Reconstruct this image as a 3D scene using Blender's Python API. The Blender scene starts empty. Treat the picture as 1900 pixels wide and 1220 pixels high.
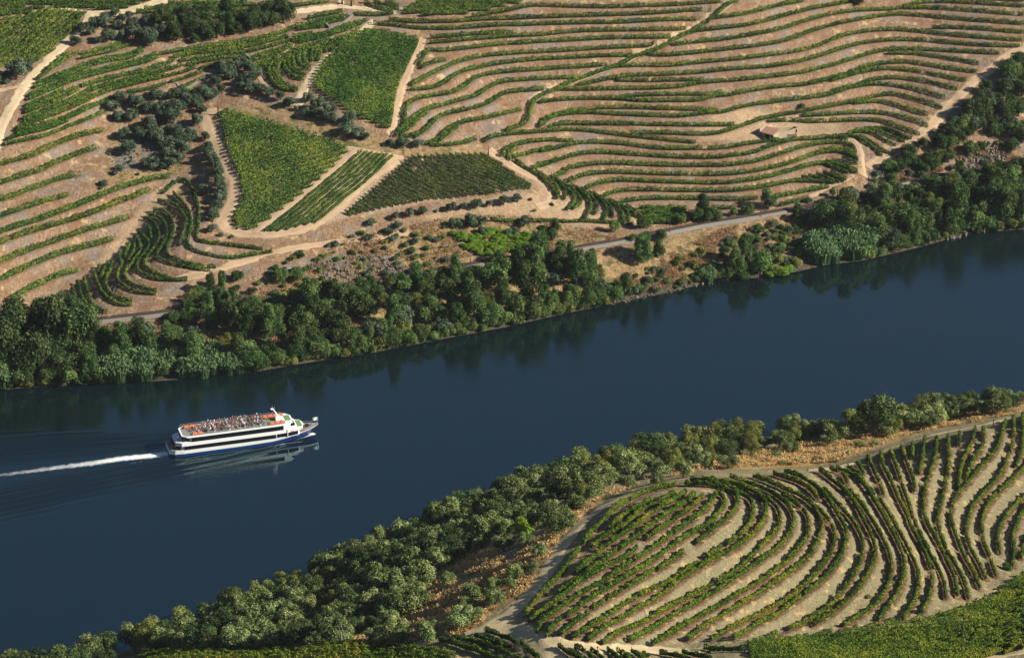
import bpy, math
import numpy as np
from mathutils import Vector, kdtree
R_ = np.random.RandomState(7)
sc = bpy.context.scene
COL = sc.collection
# ---------------------------------------------------------------- camera
FPX, CU, CV, CAMZ, PITCH = 5388.0, 950.0, 610.0, 420.0, math.radians(24.0)
cam = bpy.data.cameras.new('camera'); camo = bpy.data.objects.new('camera', cam); COL.objects.link(camo)
camo.location = (0, 0, CAMZ); camo.rotation_euler = (math.pi/2-PITCH, 0, 0)
cam.sensor_width = 36; cam.lens = 36*FPX/1900; cam.clip_start = 1; cam.clip_end = 20000
sc.camera = camo
# ---------------------------------------------------------------- sky, sun, exposure
SUN_EL, SUN_AZ = math.radians(30), math.radians(98)      # azimuth clockwise from the view direction (+y)
w = bpy.data.worlds.new('World'); sc.world = w; w.use_nodes = True
nt = w.node_tree; bg = nt.nodes['Background']
sky = nt.nodes.new('ShaderNodeTexSky'); sky.sky_type = 'NISHITA'; sky.sun_disc = False
sky.sun_elevation = SUN_EL; sky.sun_rotation = SUN_AZ; sky.altitude = 300; sky.dust_density = 0.3; sky.ozone_density = 3.0
nt.links.new(sky.outputs[0], bg.inputs[0]); bg.inputs[1].default_value = 0.042
sl = bpy.data.lights.new('sun', 'SUN'); sl.energy = 5.0; sl.angle = math.radians(0.53); sl.color = (1, .91, .75)
so = bpy.data.objects.new('sun', sl); COL.objects.link(so)
sd = Vector((math.sin(SUN_AZ)*math.cos(SUN_EL), math.cos(SUN_AZ)*math.cos(SUN_EL), math.sin(SUN_EL)))
so.rotation_euler = sd.to_track_quat('Z', 'Y').to_euler()
sc.view_settings.view_transform = 'Standard'; sc.view_settings.look = 'None'
sc.view_settings.exposure = 0.88; sc.view_settings.gamma = 1
sc.cycles.max_bounces = 4; sc.cycles.diffuse_bounces = 2; sc.cycles.glossy_bounces = 2
sc.cycles.transparent_max_bounces = 4; sc.cycles.transmission_bounces = 2
# ---------------------------------------------------------------- pixel <-> place
FW = np.array([0, math.cos(PITCH), -math.sin(PITCH)]); UP = np.array([0, math.sin(PITCH), math.cos(PITCH)]); RT = np.array([1., 0, 0])
def rays(uv):
    uv = np.atleast_2d(np.asarray(uv, float))
    return FW + np.outer((uv[:, 0]-CU)/FPX, RT) - np.outer((uv[:, 1]-CV)/FPX, UP)
def at_z(uv, z):
    d = rays(uv); t = (np.asarray(z)-CAMZ)/d[:, 2]
    return np.stack([d[:, 0]*t, d[:, 1]*t, CAMZ+d[:, 2]*t], 1)
def depth_of(p): return (np.atleast_2d(p)-[0, 0, CAMZ]) @ FW
def to_px(p):
    q = np.atleast_2d(p)-[0, 0, CAMZ]; d = q @ FW
    return np.stack([CU+FPX*(q @ RT)/d, CV-FPX*(q @ UP)/d], 1)
ORG = dict(A=(0, 0), B=(0, 200), C=(0, 380), D=(340, 0), E=(340, 200), F=(680, 0), H=(680, 200), G=(1000, 0), J=(1000, 200),
           I=(1300, 0), L=(1300, 200), K=(1500, 0), W=(1500, 200), M=(950, 850), P=(950, 970), N=(1250, 840), Q=(1250, 970),
           S=(1500, 740), U=(1500, 970), V=(780, 1100), X=(0, 0))
def T(s):
    """'A x,y x,y B x,y' : points measured on enlarged survey sheets, returned in photo pixels"""
    out = []; o = 'X'
    for tok in s.split():
        if tok.isalpha(): o = tok; continue
        x, y = map(float, tok.split(',')); k = 1.0 if o == 'X' else 4.75
        out.append((ORG[o][0]+x/k, ORG[o][1]+y/k))
    return out
def TT(o, s):
    r = []
    for tok in s.split():
        x, y, wd = map(float, tok.split(',')); k = 1.0 if o == 'X' else 4.75
        r.append((ORG[o][0]+x/k, ORG[o][1]+y/k, wd/k))
    return r
def spline(pts, step=5.0):
    P = np.asarray(pts, float)
    if len(P) == 1: return P
    if len(P) == 2:
        n = max(2, int(np.linalg.norm(P[1]-P[0])/step)); t = np.linspace(0, 1, n)[:, None]; return P[0]*(1-t)+P[1]*t
    Q = np.vstack([2*P[0]-P[1], P, 2*P[-1]-P[-2]]); out = []
    for i in range(1, len(Q)-2):
        a, b, c, d = Q[i-1], Q[i], Q[i+1], Q[i+2]; n = max(2, int(np.linalg.norm(c-b)/step))
        t = np.linspace(0, 1, n, endpoint=False)[:, None]
        out.append(.5*((2*b)+(-a+c)*t+(2*a-5*b+4*c-d)*t*t+(-a+3*b-3*c+d)*t**3))
    return np.vstack(out+[P[-1:]])
# ---------------------------------------------------------------- object helpers
def link(o, parent=None):
    COL.objects.link(o)
    if parent is not None: o.parent = parent
    return o
def meta(o, label=None, cat=None, group=None, kind=None):
    if label and len(label.replace(',', '').split()) > 16: print('LONG', label)
    for k, v in (('label', label), ('category', cat), ('group', group), ('kind', kind)):
        if v: o[k] = v
    return o
def np_mesh(name, V, F, tint=None, mats=(), mi=None, attrs=None, smooth=False):
    me = bpy.data.meshes.new(name); V = np.ascontiguousarray(V, np.float32); F = np.ascontiguousarray(F, np.int32)
    k = F.shape[1]; me.vertices.add(len(V)); me.vertices.foreach_set('co', V.ravel())
    me.loops.add(F.size); me.loops.foreach_set('vertex_index', F.ravel())
    me.polygons.add(len(F)); me.polygons.foreach_set('loop_start', np.arange(0, F.size, k, dtype=np.int32))
    me.polygons.foreach_set('loop_total', np.full(len(F), k, np.int32))
    if mi is not None: me.polygons.foreach_set('material_index', np.asarray(mi, np.int32))
    me.polygons.foreach_set('use_smooth', np.full(len(F), smooth, bool))
    if tint is not None:
        a = me.attributes.new('tint', 'FLOAT', 'FACE'); a.data.foreach_set('value', np.asarray(tint, np.float32))
    for n, v in (attrs or {}).items():
        a = me.attributes.new(n, 'FLOAT', 'POINT'); a.data.foreach_set('value', np.asarray(v, np.float32))
    for m in mats: me.materials.append(m)
    me.update(calc_edges=True); return me
class MB:
    """collects polygons of any size for one mesh"""
    def __init__(s): s.v = []; s.f = []; s.m = []
    def box(s, x0, x1, y0, y1, z0, z1, m=0):
        b = len(s.v); s.v += [(x, y, z) for z in (z0, z1) for x, y in ((x0, y0), (x1, y0), (x1, y1), (x0, y1))]
        for f in ((3, 2, 1, 0), (4, 5, 6, 7), (0, 1, 5, 4), (1, 2, 6, 5), (2, 3, 7, 6), (3, 0, 4, 7)): s.f.append([b+i for i in f]); s.m.append(m)
        return s
    def tube(s, pts, r, n=6, m=0):
        pts = [Vector(p) for p in pts]; rs = r if isinstance(r, (list, tuple)) else [r]*len(pts); b = len(s.v)
        for i, p in enumerate(pts):
            d = (pts[min(i+1, len(pts)-1)]-pts[max(i-1, 0)]).normalized(); a = d.orthogonal().normalized(); c = d.cross(a)
            if abs(d.z) < .9: a = d.cross(Vector((0, 0, 1))).normalized(); c = d.cross(a)
            s.v += [tuple(p+(a*math.cos(6.2832*k/n)+c*math.sin(6.2832*k/n))*rs[i]) for k in range(n)]
        for i in range(len(pts)-1):
            for k in range(n): s.f.append([b+i*n+k, b+i*n+(k+1) % n, b+(i+1)*n+(k+1) % n, b+(i+1)*n+k]); s.m.append(m)
        s.f.append([b+k for k in range(n)][::-1]); s.m.append(m); s.f.append([b+(len(pts)-1)*n+k for k in range(n)]); s.m.append(m)
        return s
    def loft(s, rings, m=0, cap=True, closed=True):
        b = len(s.v); n = len(rings[0])
        for r in rings: s.v += [tuple(p) for p in r]
        for i in range(len(rings)-1):
            for k in range(n if closed else n-1): s.f.append([b+i*n+k, b+i*n+(k+1) % n, b+(i+1)*n+(k+1) % n, b+(i+1)*n+k]); s.m.append(m)
        if cap: s.f.append([b+k for k in range(n)][::-1]); s.m.append(m); s.f.append([b+(len(rings)-1)*n+k for k in range(n)]); s.m.append(m)
        return s
    def poly(s, pts, m=0):
        b = len(s.v); s.v += [tuple(p) for p in pts]; s.f.append(list(range(b, b+len(pts)))); s.m.append(m); return s
    def prism(s, pts, z0, z1, m=0):      # outline in x,y, counter-clockwise
        return s.loft([[(x, y, z0) for x, y in pts], [(x, y, z1) for x, y in pts]], m)
    def mesh(s, name, mats):
        me = bpy.data.meshes.new(name); me.from_pydata(s.v, [], s.f); me.polygons.foreach_set('material_index', s.m)
        for m in mats: me.materials.append(m)
        me.update(); return me
    def obj(s, name, mats, parent=None):
        if not isinstance(mats, (list, tuple)): mats = [mats]
        return link(bpy.data.objects.new(name, s.mesh(name, mats)), parent)
ONES = 'zeroth first second third fourth fifth sixth seventh eighth ninth tenth eleventh twelfth thirteenth fourteenth fifteenth sixteenth seventeenth eighteenth nineteenth'.split()
TENS = ['', '', 'twenty', 'thirty', 'forty', 'fifty', 'sixty', 'seventy', 'eighty', 'ninety']
TENTH = ['', '', 'twentieth', 'thirtieth', 'fortieth', 'fiftieth', 'sixtieth', 'seventieth', 'eightieth', 'ninetieth']
def ordinal(n):
    if n < 20: return ONES[n]
    return TENTH[n//10] if n % 10 == 0 else TENS[n//10]+'-'+ONES[n % 10]
# ---------------------------------------------------------------- materials
def mat(name):
    m = bpy.data.materials.new(name); m.use_nodes = True; return m, m.node_tree, m.node_tree.nodes['Principled BSDF']
def plain(name, c, rough=.6, metal=0, spec=.4):
    m, t, b = mat(name)
    n = t.nodes.new('ShaderNodeTexNoise'); n.inputs['Scale'].default_value = 6; n.inputs['Detail'].default_value = 3
    tc = t.nodes.new('ShaderNodeTexCoord'); t.links.new(tc.outputs['Object'], n.inputs[0])
    mx = t.nodes.new('ShaderNodeMix'); mx.data_type = 'RGBA'; mx.inputs[6].default_value = (*[x*.86 for x in c], 1); mx.inputs[7].default_value = (*[min(1, x*1.08) for x in c], 1)
    t.links.new(n.outputs[0], mx.inputs[0]); t.links.new(mx.outputs[2], b.inputs['Base Color'])
    b.inputs['Roughness'].default_value = rough; b.inputs['Metallic'].default_value = metal; b.inputs['Specular IOR Level'].default_value = spec; return m
def ramp(t, stops, src=None):
    r = t.nodes.new('ShaderNodeValToRGB'); e = r.color_ramp.elements
    while len(e) < len(stops): e.new(.5)
    for i, (p, c) in enumerate(stops): e[i].position = p; e[i].color = (*c, 1) if len(c) == 3 else c
    if src is not None: t.links.new(src, r.inputs[0])
    return r
def leafmat(name, stops, transl=.25, jitter=.25):
    """leaf colours: every leaf has its own tint, every plant its own shift"""
    m, t, b = mat(name)
    a = t.nodes.new('ShaderNodeAttribute'); a.attribute_name = 'tint'
    r = ramp(t, stops, a.outputs['Fac'])
    oi = t.nodes.new('ShaderNodeObjectInfo')
    hs = t.nodes.new('ShaderNodeHueSaturation')
    mr = t.nodes.new('ShaderNodeMapRange'); mr.inputs[3].default_value = 1-jitter; mr.inputs[4].default_value = 1+jitter
    t.links.new(oi.outputs['Random'], mr.inputs[0]); t.links.new(mr.outputs[0], hs.inputs['Value'])
    mh = t.nodes.new('ShaderNodeMath'); mh.operation = 'MULTIPLY_ADD'; mh.inputs[1].default_value = .03; mh.inputs[2].default_value = .485
    fr = t.nodes.new('ShaderNodeMath'); fr.operation = 'FRACT'; m7 = t.nodes.new('ShaderNodeMath'); m7.operation = 'MULTIPLY'; m7.inputs[1].default_value = 7.3
    t.links.new(oi.outputs['Random'], m7.inputs[0]); t.links.new(m7.outputs[0], fr.inputs[0]); t.links.new(fr.outputs[0], mh.inputs[0]); t.links.new(mh.outputs[0], hs.inputs['Hue'])
    t.links.new(r.outputs[0], hs.inputs['Color'])
    df = t.nodes.new('ShaderNodeBsdfDiffuse'); tr = t.nodes.new('ShaderNodeBsdfTranslucent'); ms = t.nodes.new('ShaderNodeMixShader'); ms.inputs[0].default_value = transl
    t.links.new(hs.outputs[0], df.inputs[0]); t.links.new(hs.outputs[0], tr.inputs[0]); t.links.new(df.outputs[0], ms.inputs[1]); t.links.new(tr.outputs[0], ms.inputs[2])
    t.links.new(ms.outputs[0], t.nodes['Material Output'].inputs[0]); t.nodes.remove(b); return m
# ---------------------------------------------------------------- survey of the vine rows (measured on enlarged sheets)
ROWS = {}
def rows(block, text): ROWS.setdefault(block, []).extend(T(l) for l in text.strip().splitlines() if l.strip())
rows('upper left', '''
A 330,690 450,600 560,530 690,450
A 400,620 520,520 600,450
A 710,505 850,470 1000,440 1100,400 1170,385
A 720,465 850,435 980,405 1060,375
A 300,765 450,705 600,655 720,605 850,555 1000,520 1150,500 1260,440
A 320,730 450,675 600,620 720,570 850,530 1000,495 1130,470 1240,425
A 250,870 400,805 560,735 700,685 850,645 1000,605 1150,570 1300,535 1400,490
A 255,835 400,770 560,705 700,650 850,610 1000,575 1150,540 1300,500 1370,465
A 230,925 350,875 480,825 560,780
A 220,985 400,920 560,850 690,780
A 720,755 900,705 1100,655 1300,615 1450,565 1530,520
A 220,960 400,890 560,815 690,755
A 730,740 900,690 1100,645 1300,600 1450,550
A 205,1055 400,980 560,915 700,855 800,795 950,745 1150,700 1350,650 1500,605 1600,565
A 210,1035 400,960 560,895 700,830 800,775 950,730 1150,685 1350,635 1500,585
A 140,1140 300,1070 480,1005 650,935 800,865 950,795 1100,755 1300,705 1450,670 1650,615 1720,585
A 160,1115 300,1050 480,985 650,915 800,845 950,780 1100,740 1300,690 1450,650
A 100,1195 350,1115 550,1055 700,990 850,915 950,875 1060,830
A 170,1155 350,1095 550,1035 700,970 830,905
A 1120,805 1250,788 1380,755 1460,728
A 1510,712 1650,672 1780,625
A 1590,770 1680,730 1770,690
A 1570,810 1680,790 1830,740
B 40,315 200,280 370,245 500,200 620,150 750,100 920,25
B 60,270 200,230 370,190 500,150 600,110''')
rows('lower left', '''
B -200,550 0,490 150,450 300,405 450,330 600,270 750,225 900,195
B -200,720 0,655 200,590 350,545 500,470 650,415 750,375 840,350
B -200,880 0,805 200,735 350,680 500,625 640,590 710,585
B -200,1030 0,950 150,895 300,845 450,800 600,760
B -200,1150 0,1085 150,1035 300,990 450,940 600,880 750,825 900,760 1050,700 1200,655 1350,615 1495,600
B -200,1260 0,1180 200,1105 400,1045 600,990 800,925 950,860 1100,800 1200,770 1310,720
C -200,570 0,490 200,410 400,340 600,270 800,200 950,160 1050,130 1135,105
C -200,740 0,650 150,580 300,510 450,450 600,400 800,350 990,295
C 100,830 200,760 350,690 450,640 600,585 690,570''')
rows('hollow', '''
B 1440,740 1510,675 1580,625 1650,635 1710,740 1745,850 1755,950 1745,1060 1730,1130 X 372,446 430,453 487,460
B 1530,750 1600,820 1660,900 1690,1000 1670,1100 X 348,450 364,464 420,476 470,470 505,465
B 1390,810 1500,830 1580,880 1630,970 C 1640,120 1620,220 1580,345
C 1350,40 1420,30 1500,90 1530,200 1510,280 1470,380 1480,440 1600,490 1750,530 1900,540
C 1310,80 1400,100 1460,170 1470,270 1430,360 1370,430 1420,480 1550,520 1700,550 1850,570
C 1290,110 1350,150 1400,220 1400,310 1340,400 1280,470 1270,530 1340,580 1450,620 1520,650
C 1300,180 1330,240 1335,300
C 1220,230 1280,290 1320,350 1280,420 1210,500 1200,560 1260,600 1350,640 1500,655 1650,650
C 1180,270 1240,330 1240,400 1200,470 1120,560 1090,620 1150,680 1250,720 1380,750
C 1190,310 1185,390 1130,490
C 1140,340 1100,460
C 1070,400 1040,440 1080,500 1040,590 1030,660 1100,720 1200,760 1370,775
C 990,490 970,570 930,660 950,750 1010,800 1160,840
C 945,500 890,640
C 880,530 870,590
C 820,580 860,680 900,770 960,820 1050,870 1160,870
C 740,640 770,760 810,860 860,910 940,940
C 690,680 710,780 760,870 850,940
C 640,730 660,810 730,880''')
rows('top middle', '''
D -215,470 0,435 200,400 400,375 600,345 800,300 950,250 1050,215 1200,212
D -85,500 0,480 200,450 400,430 600,395 800,345 920,310
D -15,530 150,505 350,470 550,450 750,405 930,350
D 30,570 200,530 400,500 550,490
D 160,600 300,560 450,530 550,500
D 0,455 200,425 400,400 600,368 800,320
D 560,550 700,500 850,450 960,395
D 600,590 750,530 880,460
D 640,620 750,570 850,510
D 580,520 700,475 850,430 950,385
D 960,355 1100,325 1250,285 1400,240 1550,190 1620,170
D 1020,370 1150,340 1300,300 1450,250 1580,195
D 1000,340 1200,300 1350,255 1480,200
D 1100,155 1250,125 1400,95
D 1100,195 1250,170 1450,130
D 1200,210 1300,190 1450,150
D 960,325 1050,300 1140,290
D 1000,255 1150,235 1250,225
D 830,520 770,560 755,640 790,720 870,780 930,790
D 850,530 795,600 800,680 850,740 930,785 1000,792
D 880,515 830,590 830,670 880,730 960,770 1010,775
D 960,440 900,510 890,590 940,650 1010,690 1060,690
D 1000,410 940,480 925,560 970,630 1060,670
D 1060,390 980,470 965,550 1010,620 1080,650
D 1110,380 1030,460 1010,540 1050,590 1110,600
D 1160,380 1080,450 1060,520 1120,580
D 1230,350 1140,450 1130,530
D 1260,340 1180,430 1160,520
D 1290,340 1210,440 1190,525
D 1350,330 1250,450
D 1400,320 1300,440
D 1450,310 1350,400
D 1500,290 1400,370
D 1540,260 1450,340
D 1500,120 1700,125 1850,110
D 80,20 300,30 560,5
D 80,72 400,50 750,30
D 420,92 650,75 750,60
D 950,50 1100,30 1280,5
D 1600,5 1690,60 1850,90
D 1680,5 1800,50 1900,70
D 1780,5 1900,50
A 1270,70 1450,60 1700,50
A 1200,100 1400,95 1650,85
A 1480,20 1700,25 1900,20''')
rows('upper right left half', '''
F 930,140 1100,110 1250,85 1400,50 G 0,40 300,50 600,55 900,45 1200,35 1600,10
F 200,165 400,185 740,182 1000,165 1300,155 G 0,145 300,135 600,125 900,115 1150,100 1350,85 1515,90
F 60,200 250,215 450,240 700,245 900,235 1150,215 1400,210 G 0,205 350,195 700,190 1000,175 1250,165 1385,170
F 560,325 800,305 1000,290 1290,285
F 560,370 800,350 1100,325 1300,310 G 0,300 250,275 500,262 800,258 1100,255 1290,250
F 460,560 500,500 540,432 650,440 900,415 1150,385 1400,370 G 0,360 300,345 600,330 900,325 1160,325
F 480,590 560,550 700,520
F 400,740 500,680 650,610 800,540 1000,490 1200,470 1400,455 G 0,450 300,435 600,415 850,405 990,395
F 390,780 550,770 680,730 800,640 950,595 1150,555 1400,525 G 0,515 300,500 600,485 820,485
F 330,1090 345,950 400,880 550,840 750,810 870,750 950,680 1100,640 1300,620 G 0,605 200,590 400,580 600,565
H 250,240 330,160 430,70 520,10 650,-25 850,-80 980,-120 1080,-190 1200,-235 1400,-255 1650,-268 1830,-275
H 290,230 380,170 460,90 540,30
H 300,258 480,215 580,120 680,55 900,5 1080,-50 1180,-120 1300,-150 1560,-170
H 420,255 520,190 600,110 650,60
H 520,310 620,280 700,200 790,140 920,105 1100,70 1250,35 1360,10
H 640,290 720,220 800,165
H 560,325 700,320 850,300 970,265
G 1750,0 1640,50 1560,130 1400,240 1200,340 1100,400 950,460 830,500 730,560 550,620 300,710 150,780 0,840 F 1470,890 1440,960 1430,1030 1380,1090 1230,1140''')
rows('upper right', '''
I 130,150 300,130 500,90 650,50 800,20 900,0
G 1330,280 I 0,262 200,240 400,215 600,170 800,115 1000,65 1200,30 1300,5
G 1180,390 1400,362 I 200,340 450,300 700,250 900,185 1150,120 1400,85 1700,75
G 960,475 1150,480 1400,455 I 250,425 500,395 750,350 1000,260 1200,205 1450,155 1700,120 K 900,125 1200,150 1500,175 1900,205
G 680,580 900,570 1150,570 1400,545 I 300,515 600,480 850,445 1050,390 1250,310 1450,270 1700,255 K 950,270 1100,285 1300,305 1600,330 1880,350
K 1090,235 1400,240 1700,265 1900,280
G 350,745 600,690 800,660 1100,650 1400,632 I 300,600 600,580 850,540 1050,485 1250,420 1450,370 1700,345 K 1000,350 1300,375 1600,395 1860,400
G 680,700 900,705 1200,700 1450,700
G 150,780 400,780 700,775 1000,770 1250,755 1450,720 I 300,700 600,670 900,630 1150,570 1350,510 1550,450 K 800,425 1100,435 1400,450 1680,465
K 700,465 900,465 1100,490 1300,520 1500,560
G 700,850 950,830 1250,825 1500,825 1600,810
G 0,895 200,870 450,860 700,865 900,880 1150,880 1400,875 1550,840 I 250,830 450,790 700,755 900,740 1100,700 1300,640 1400,600 1550,560 K 850,540 1000,560 1200,590 1480,630
I 1150,705 1400,635 1600,600 K 700,600 900,615 1100,650 1390,705
G 10,1110 40,1060 120,1010 300,970 500,945 800,940 1100,950 1400,960 1560,965
G 40,1085 100,1030 250,995 450,985 700,1000 1000,1010 1250,1015 1500,985 I 200,980 400,925 650,890 900,860 1150,825 1300,770 1500,700 K 750,680 950,700 1150,740 1310,780
K 200,800 400,760 600,735 800,755 1000,795 1200,860
G 90,1110 200,1085 400,1085 700,1085 1000,1090 1300,1095 1550,1095 1720,1095
G 800,1165 1100,1165 1350,1175 1550,1170 I 250,1140 400,1090 550,1040 750,1000 950,965 1150,925 1350,890 1550,840 K 750,825 900,860 1050,900 1180,950
K 400,905 600,888 750,915 900,960 1050,1005
I 900,1015 1150,1000 1400,985 K 700,995 850,1030 1000,1080 1050,1110
L 600,110 800,105 950,115 1150,110 K 400,1052 600,1055 750,1090 900,1150 980,1180
K 770,70 900,35 1050,10 1300,10 1600,30 1900,50
K 840,65 1100,65 1400,85 1700,110 1900,125
K 1450,-25 1900,0''')
rows('basin', '''
H 1040,290 1100,250 1250,225 1500,205 1700,190 J 200,185 400,190 600,215 800,240 1000,260 1190,280 1380,300
H 1200,420 1210,370 1280,330 1450,290 1650,275 J 150,280 300,285
H 1260,450 1250,390 1330,345
H 1290,430 1450,385 1650,340 J 0,380 150,350 300,310 450,295 700,305 900,330 1100,350 1440,350
L 60,350 250,340 400,310 550,290 700,280 830,270
H 1460,530 1550,490 1700,450 J 0,510 150,460 350,400 550,385 800,400 1100,420 1350,430 1650,425 L 200,420 450,390 600,335 750,290 850,270 1000,265 1200,250 1300,270
H 1630,600 1750,560 J 250,530 450,490 650,480 900,490 1200,500 1500,500 L 250,495 500,460 700,400 900,335 1100,300 1250,300 1340,330
J 260,640 400,585 600,560 850,565 1100,575 1400,580 L 250,575 500,545 750,490 950,420 1100,380 1250,380 1380,430
L 1050,365 1250,355 1370,400
J 410,705 550,650 750,630 1000,640 1300,650 1600,655 L 300,645 550,610 800,545 950,500 1100,480 1250,510 1380,560
J 570,770 700,725 900,715 1200,720 1500,725 L 300,720 550,690 800,640 900,640 1050,640
J 720,825 900,795 1200,790 1500,795 L 300,800 500,790
L 650,780 850,740 1000,712 1130,690
J 880,870 1050,880 1300,885
J 900,920 1100,920 1350,920
J 920,960 1100,962 1300,960
J 950,1000 1250,1000
L 100,880 300,870
L 700,850 850,810 950,790''')
rows('right end', '''
L 890,600 1000,640 1100,650
L 950,590 1100,640 1180,655
L 1020,570 1130,620 1220,650
L 1080,560 1180,600 1260,640
L 1140,560 1230,600 1280,625
L 1050,470 1180,520 1300,570
L 1100,460 1230,510 1350,560
L 1160,460 1280,500 1380,550
L 1250,430 1380,490
L 1280,390 1390,450
L 1320,300 1370,380
L 1300,215 1400,188 1600,170 1700,200 1830,270
L 1300,240 1450,262 1560,340 1650,390 1700,405
L 1350,205 1500,212 1620,280 1720,325
L 1190,240 1350,245 1440,290 1540,360 1600,420
L 1420,200 1560,205 1700,255 1800,295
L 1500,178 1650,185 1760,225 1860,262''')
rows('fan', '''
H 1310,450 1400,520 1520,590 1620,680 1680,760
H 1490,540 1600,620 1680,690 1700,760 1680,790
J 110,590 180,650 235,720 240,760 220,795
J 150,620 250,700 310,780 320,830 250,885
J 220,660 300,720 370,800 370,840 300,880
J 280,670 380,740 450,810 460,880 400,970
J 330,700 440,760 510,830 520,880 490,925
J 440,730 540,800 600,880 600,930 560,990
J 480,750 590,820 650,890 650,950
J 580,800 690,860 745,930 740,1000
J 620,800 740,870 800,940 790,990
J 700,830 800,890 860,950
J 770,850 850,900 910,960
H 1090,975 1200,990 1450,990 1700,990 J 200,995 400,990 570,1000 830,1015''')
rows('knoll', '''
P 120,800 190,690 280,590 400,470 480,360 560,260 595,220
M 630,740 700,640 800,540 900,440 1000,370 1150,300 1300,250 1450,220
P 160,840 280,752 400,668 520,570 600,500 730,430 870,350 1000,290 1100,200
P 410,600 560,500 700,390 800,330 920,230
P 560,430 680,320 780,250
M 700,780 800,690 900,630 1050,530 1150,440 1300,370 1430,300
M 850,610 950,520 1100,425 1230,345
M 770,805 900,712 1000,640 1130,560 1200,490 1350,400 1480,330 1530,290
M 950,790 1100,680 1250,560 1400,460 1550,360 1610,310
M 1180,700 1300,620 1430,530 1550,450 1640,370 1680,320
P 215,950 270,850 420,740 560,640 700,560 830,490 1000,370 1150,270 1280,180 1450,60 M 1550,560 1680,460 1760,370 1810,290
P 300,990 380,870 500,800 640,690 760,610 900,530 1080,420 1240,320 1350,240 1500,130 1700,20 N 300,620 400,520 450,430 420,360 380,345
P 430,970 560,860 670,785
P 710,740 850,655 970,580
P 1000,560 1200,440 1250,400
P 1285,400 1400,330 1510,240
N 200,780 360,650 480,560 550,470 560,370 480,310 300,270 100,260
P 530,1000 700,900 850,800 1000,700 1200,590 1420,490 Q 150,380 250,330
Q 290,300 350,260 420,190
Q 470,175 600,80 N 680,590 700,480 670,400 600,360 500,300 350,250 150,230
P 670,1020 800,920 950,840 1100,740 1300,640 1425,535 N 200,1020 350,930 500,850 650,750 760,640 810,530 800,420 740,360 650,300 450,250 250,215
P 800,1050 950,950 1150,870 1300,780 1425,710 Q 200,610 400,500 600,370 750,220 870,100 N 925,640 940,560 910,470 830,400 750,350 600,290 450,240
P 1040,1020 1200,940 1350,850 Q 0,800 200,690 400,570 600,440 800,300 950,180 1040,50 N 1060,580 1020,470 950,400 850,330 700,270 500,205
P 1240,1060 1425,950 Q 200,830 400,720 600,600 800,480 1000,330 1130,180 N 1180,720 1190,600 1150,500 1050,420 950,355
Q 120,1020 300,880 500,760 700,640 900,510 1100,370 1230,230 1300,60 N 1310,620 1280,530 1200,430 1100,360 980,310 850,250 700,195
Q 330,1020 500,920 700,820 900,720 1100,590 1260,430 1380,270 1420,120 N 1400,640 1330,540 1250,460
N 1270,395 1200,312 1100,250 1000,215 880,175
Q 530,1010 700,900 900,800 1100,660 1300,500 1450,330 1520,150 N 1510,650 1450,540 1380,430 1300,330 1200,250 1100,190 980,158
N 1475,475 1400,390 1320,315
Q 860,980 1000,930 1200,840 1400,700 1550,500 1650,330 1670,180 N 1640,700 1570,580 1490,490
Q 1230,890 1400,780 1600,600 1720,430 1780,250 1740,100 S 500,1090 400,900 300,780 200,700 100,620
U 310,890 480,790 640,660 720,480 730,330 680,180 600,30 S 530,1010 430,870 330,785
S 190,605 300,650 340,730
U 620,840 700,730 790,600 840,450 840,300 780,150 700,0 S 650,1000 570,870 500,760 400,660 250,600
S 340,590 450,660 490,720
S 430,560 470,620 480,650
S 540,790 580,840
U 830,840 920,700 970,560 960,400 900,260 820,100 760,0 S 700,980 615,860
S 520,500 560,590 620,720 660,830
U 1000,780 1060,650 1090,500 1060,340 990,180 900,20 S 880,1040 800,880 730,720 650,560 640,460
S 720,460 780,600 810,700
S 820,740 880,900 920,1040
S 820,420 870,560 930,720 930,800
S 915,380 920,510
S 1025,350 1000,550 970,650
U 1210,650 1190,500 1120,350 1050,230 980,80 940,-10
U 1310,630 1290,480 1220,330 1150,180 1060,20 S 1020,1000 1020,850 1050,700 1120,500 1130,340
U 1410,650 1370,500 1290,350 1200,200 1140,0 S 1140,1020 1180,880 1210,700
S 1230,320 1240,500 1230,660
S 1330,290 1330,400
S 1470,250 1440,380 1380,500 1340,620 1320,780
S 1540,260 1540,380 1450,550 1380,700
S 1630,205 1630,265
U 1510,560 1450,420 1370,280 1300,100 S 1260,1060 1270,920 1350,800 1500,620 1650,450 1690,350 1740,190
S 1810,160 1810,350 1780,450
U 1560,480 1500,340 1430,220 1390,80 S 1400,1100 1440,960 1550,820 1700,650 1760,490
S 1890,130 1890,420 1830,580
U 1650,450 1600,300 1540,160 S 1530,1150 1530,1050 1600,900 1750,750 1900,600 1960,520
U 1690,250 1670,150 S 1690,1120 1780,970 1900,860 1980,790
U 1800,370 1810,200 1800,120 S 1840,1080 1900,970 1980,870
U 1870,300 1900,200 1960,80''')
rows('junction', '''
V 290,385 500,425 700,500 850,560 950,610
V 480,365 650,425 800,465
V 570,325 690,355 800,395 850,430
V 890,435 960,495 1040,555
V 170,415 400,465 600,540 720,590
V 1215,455 1320,525 1400,565 1450,600
V 1360,465 1440,510 1520,580
V 1500,490 1560,535 1620,590
V 1650,485 1720,540 1780,600
V 1740,495 1800,550 1850,600
V 1860,495 1920,540 1980,590
P 1300,1130 1400,1145 1550,1170
P 1500,1130 1650,1150 1750,1180
P 1690,1090 1900,1090 2050,1100''')
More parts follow.
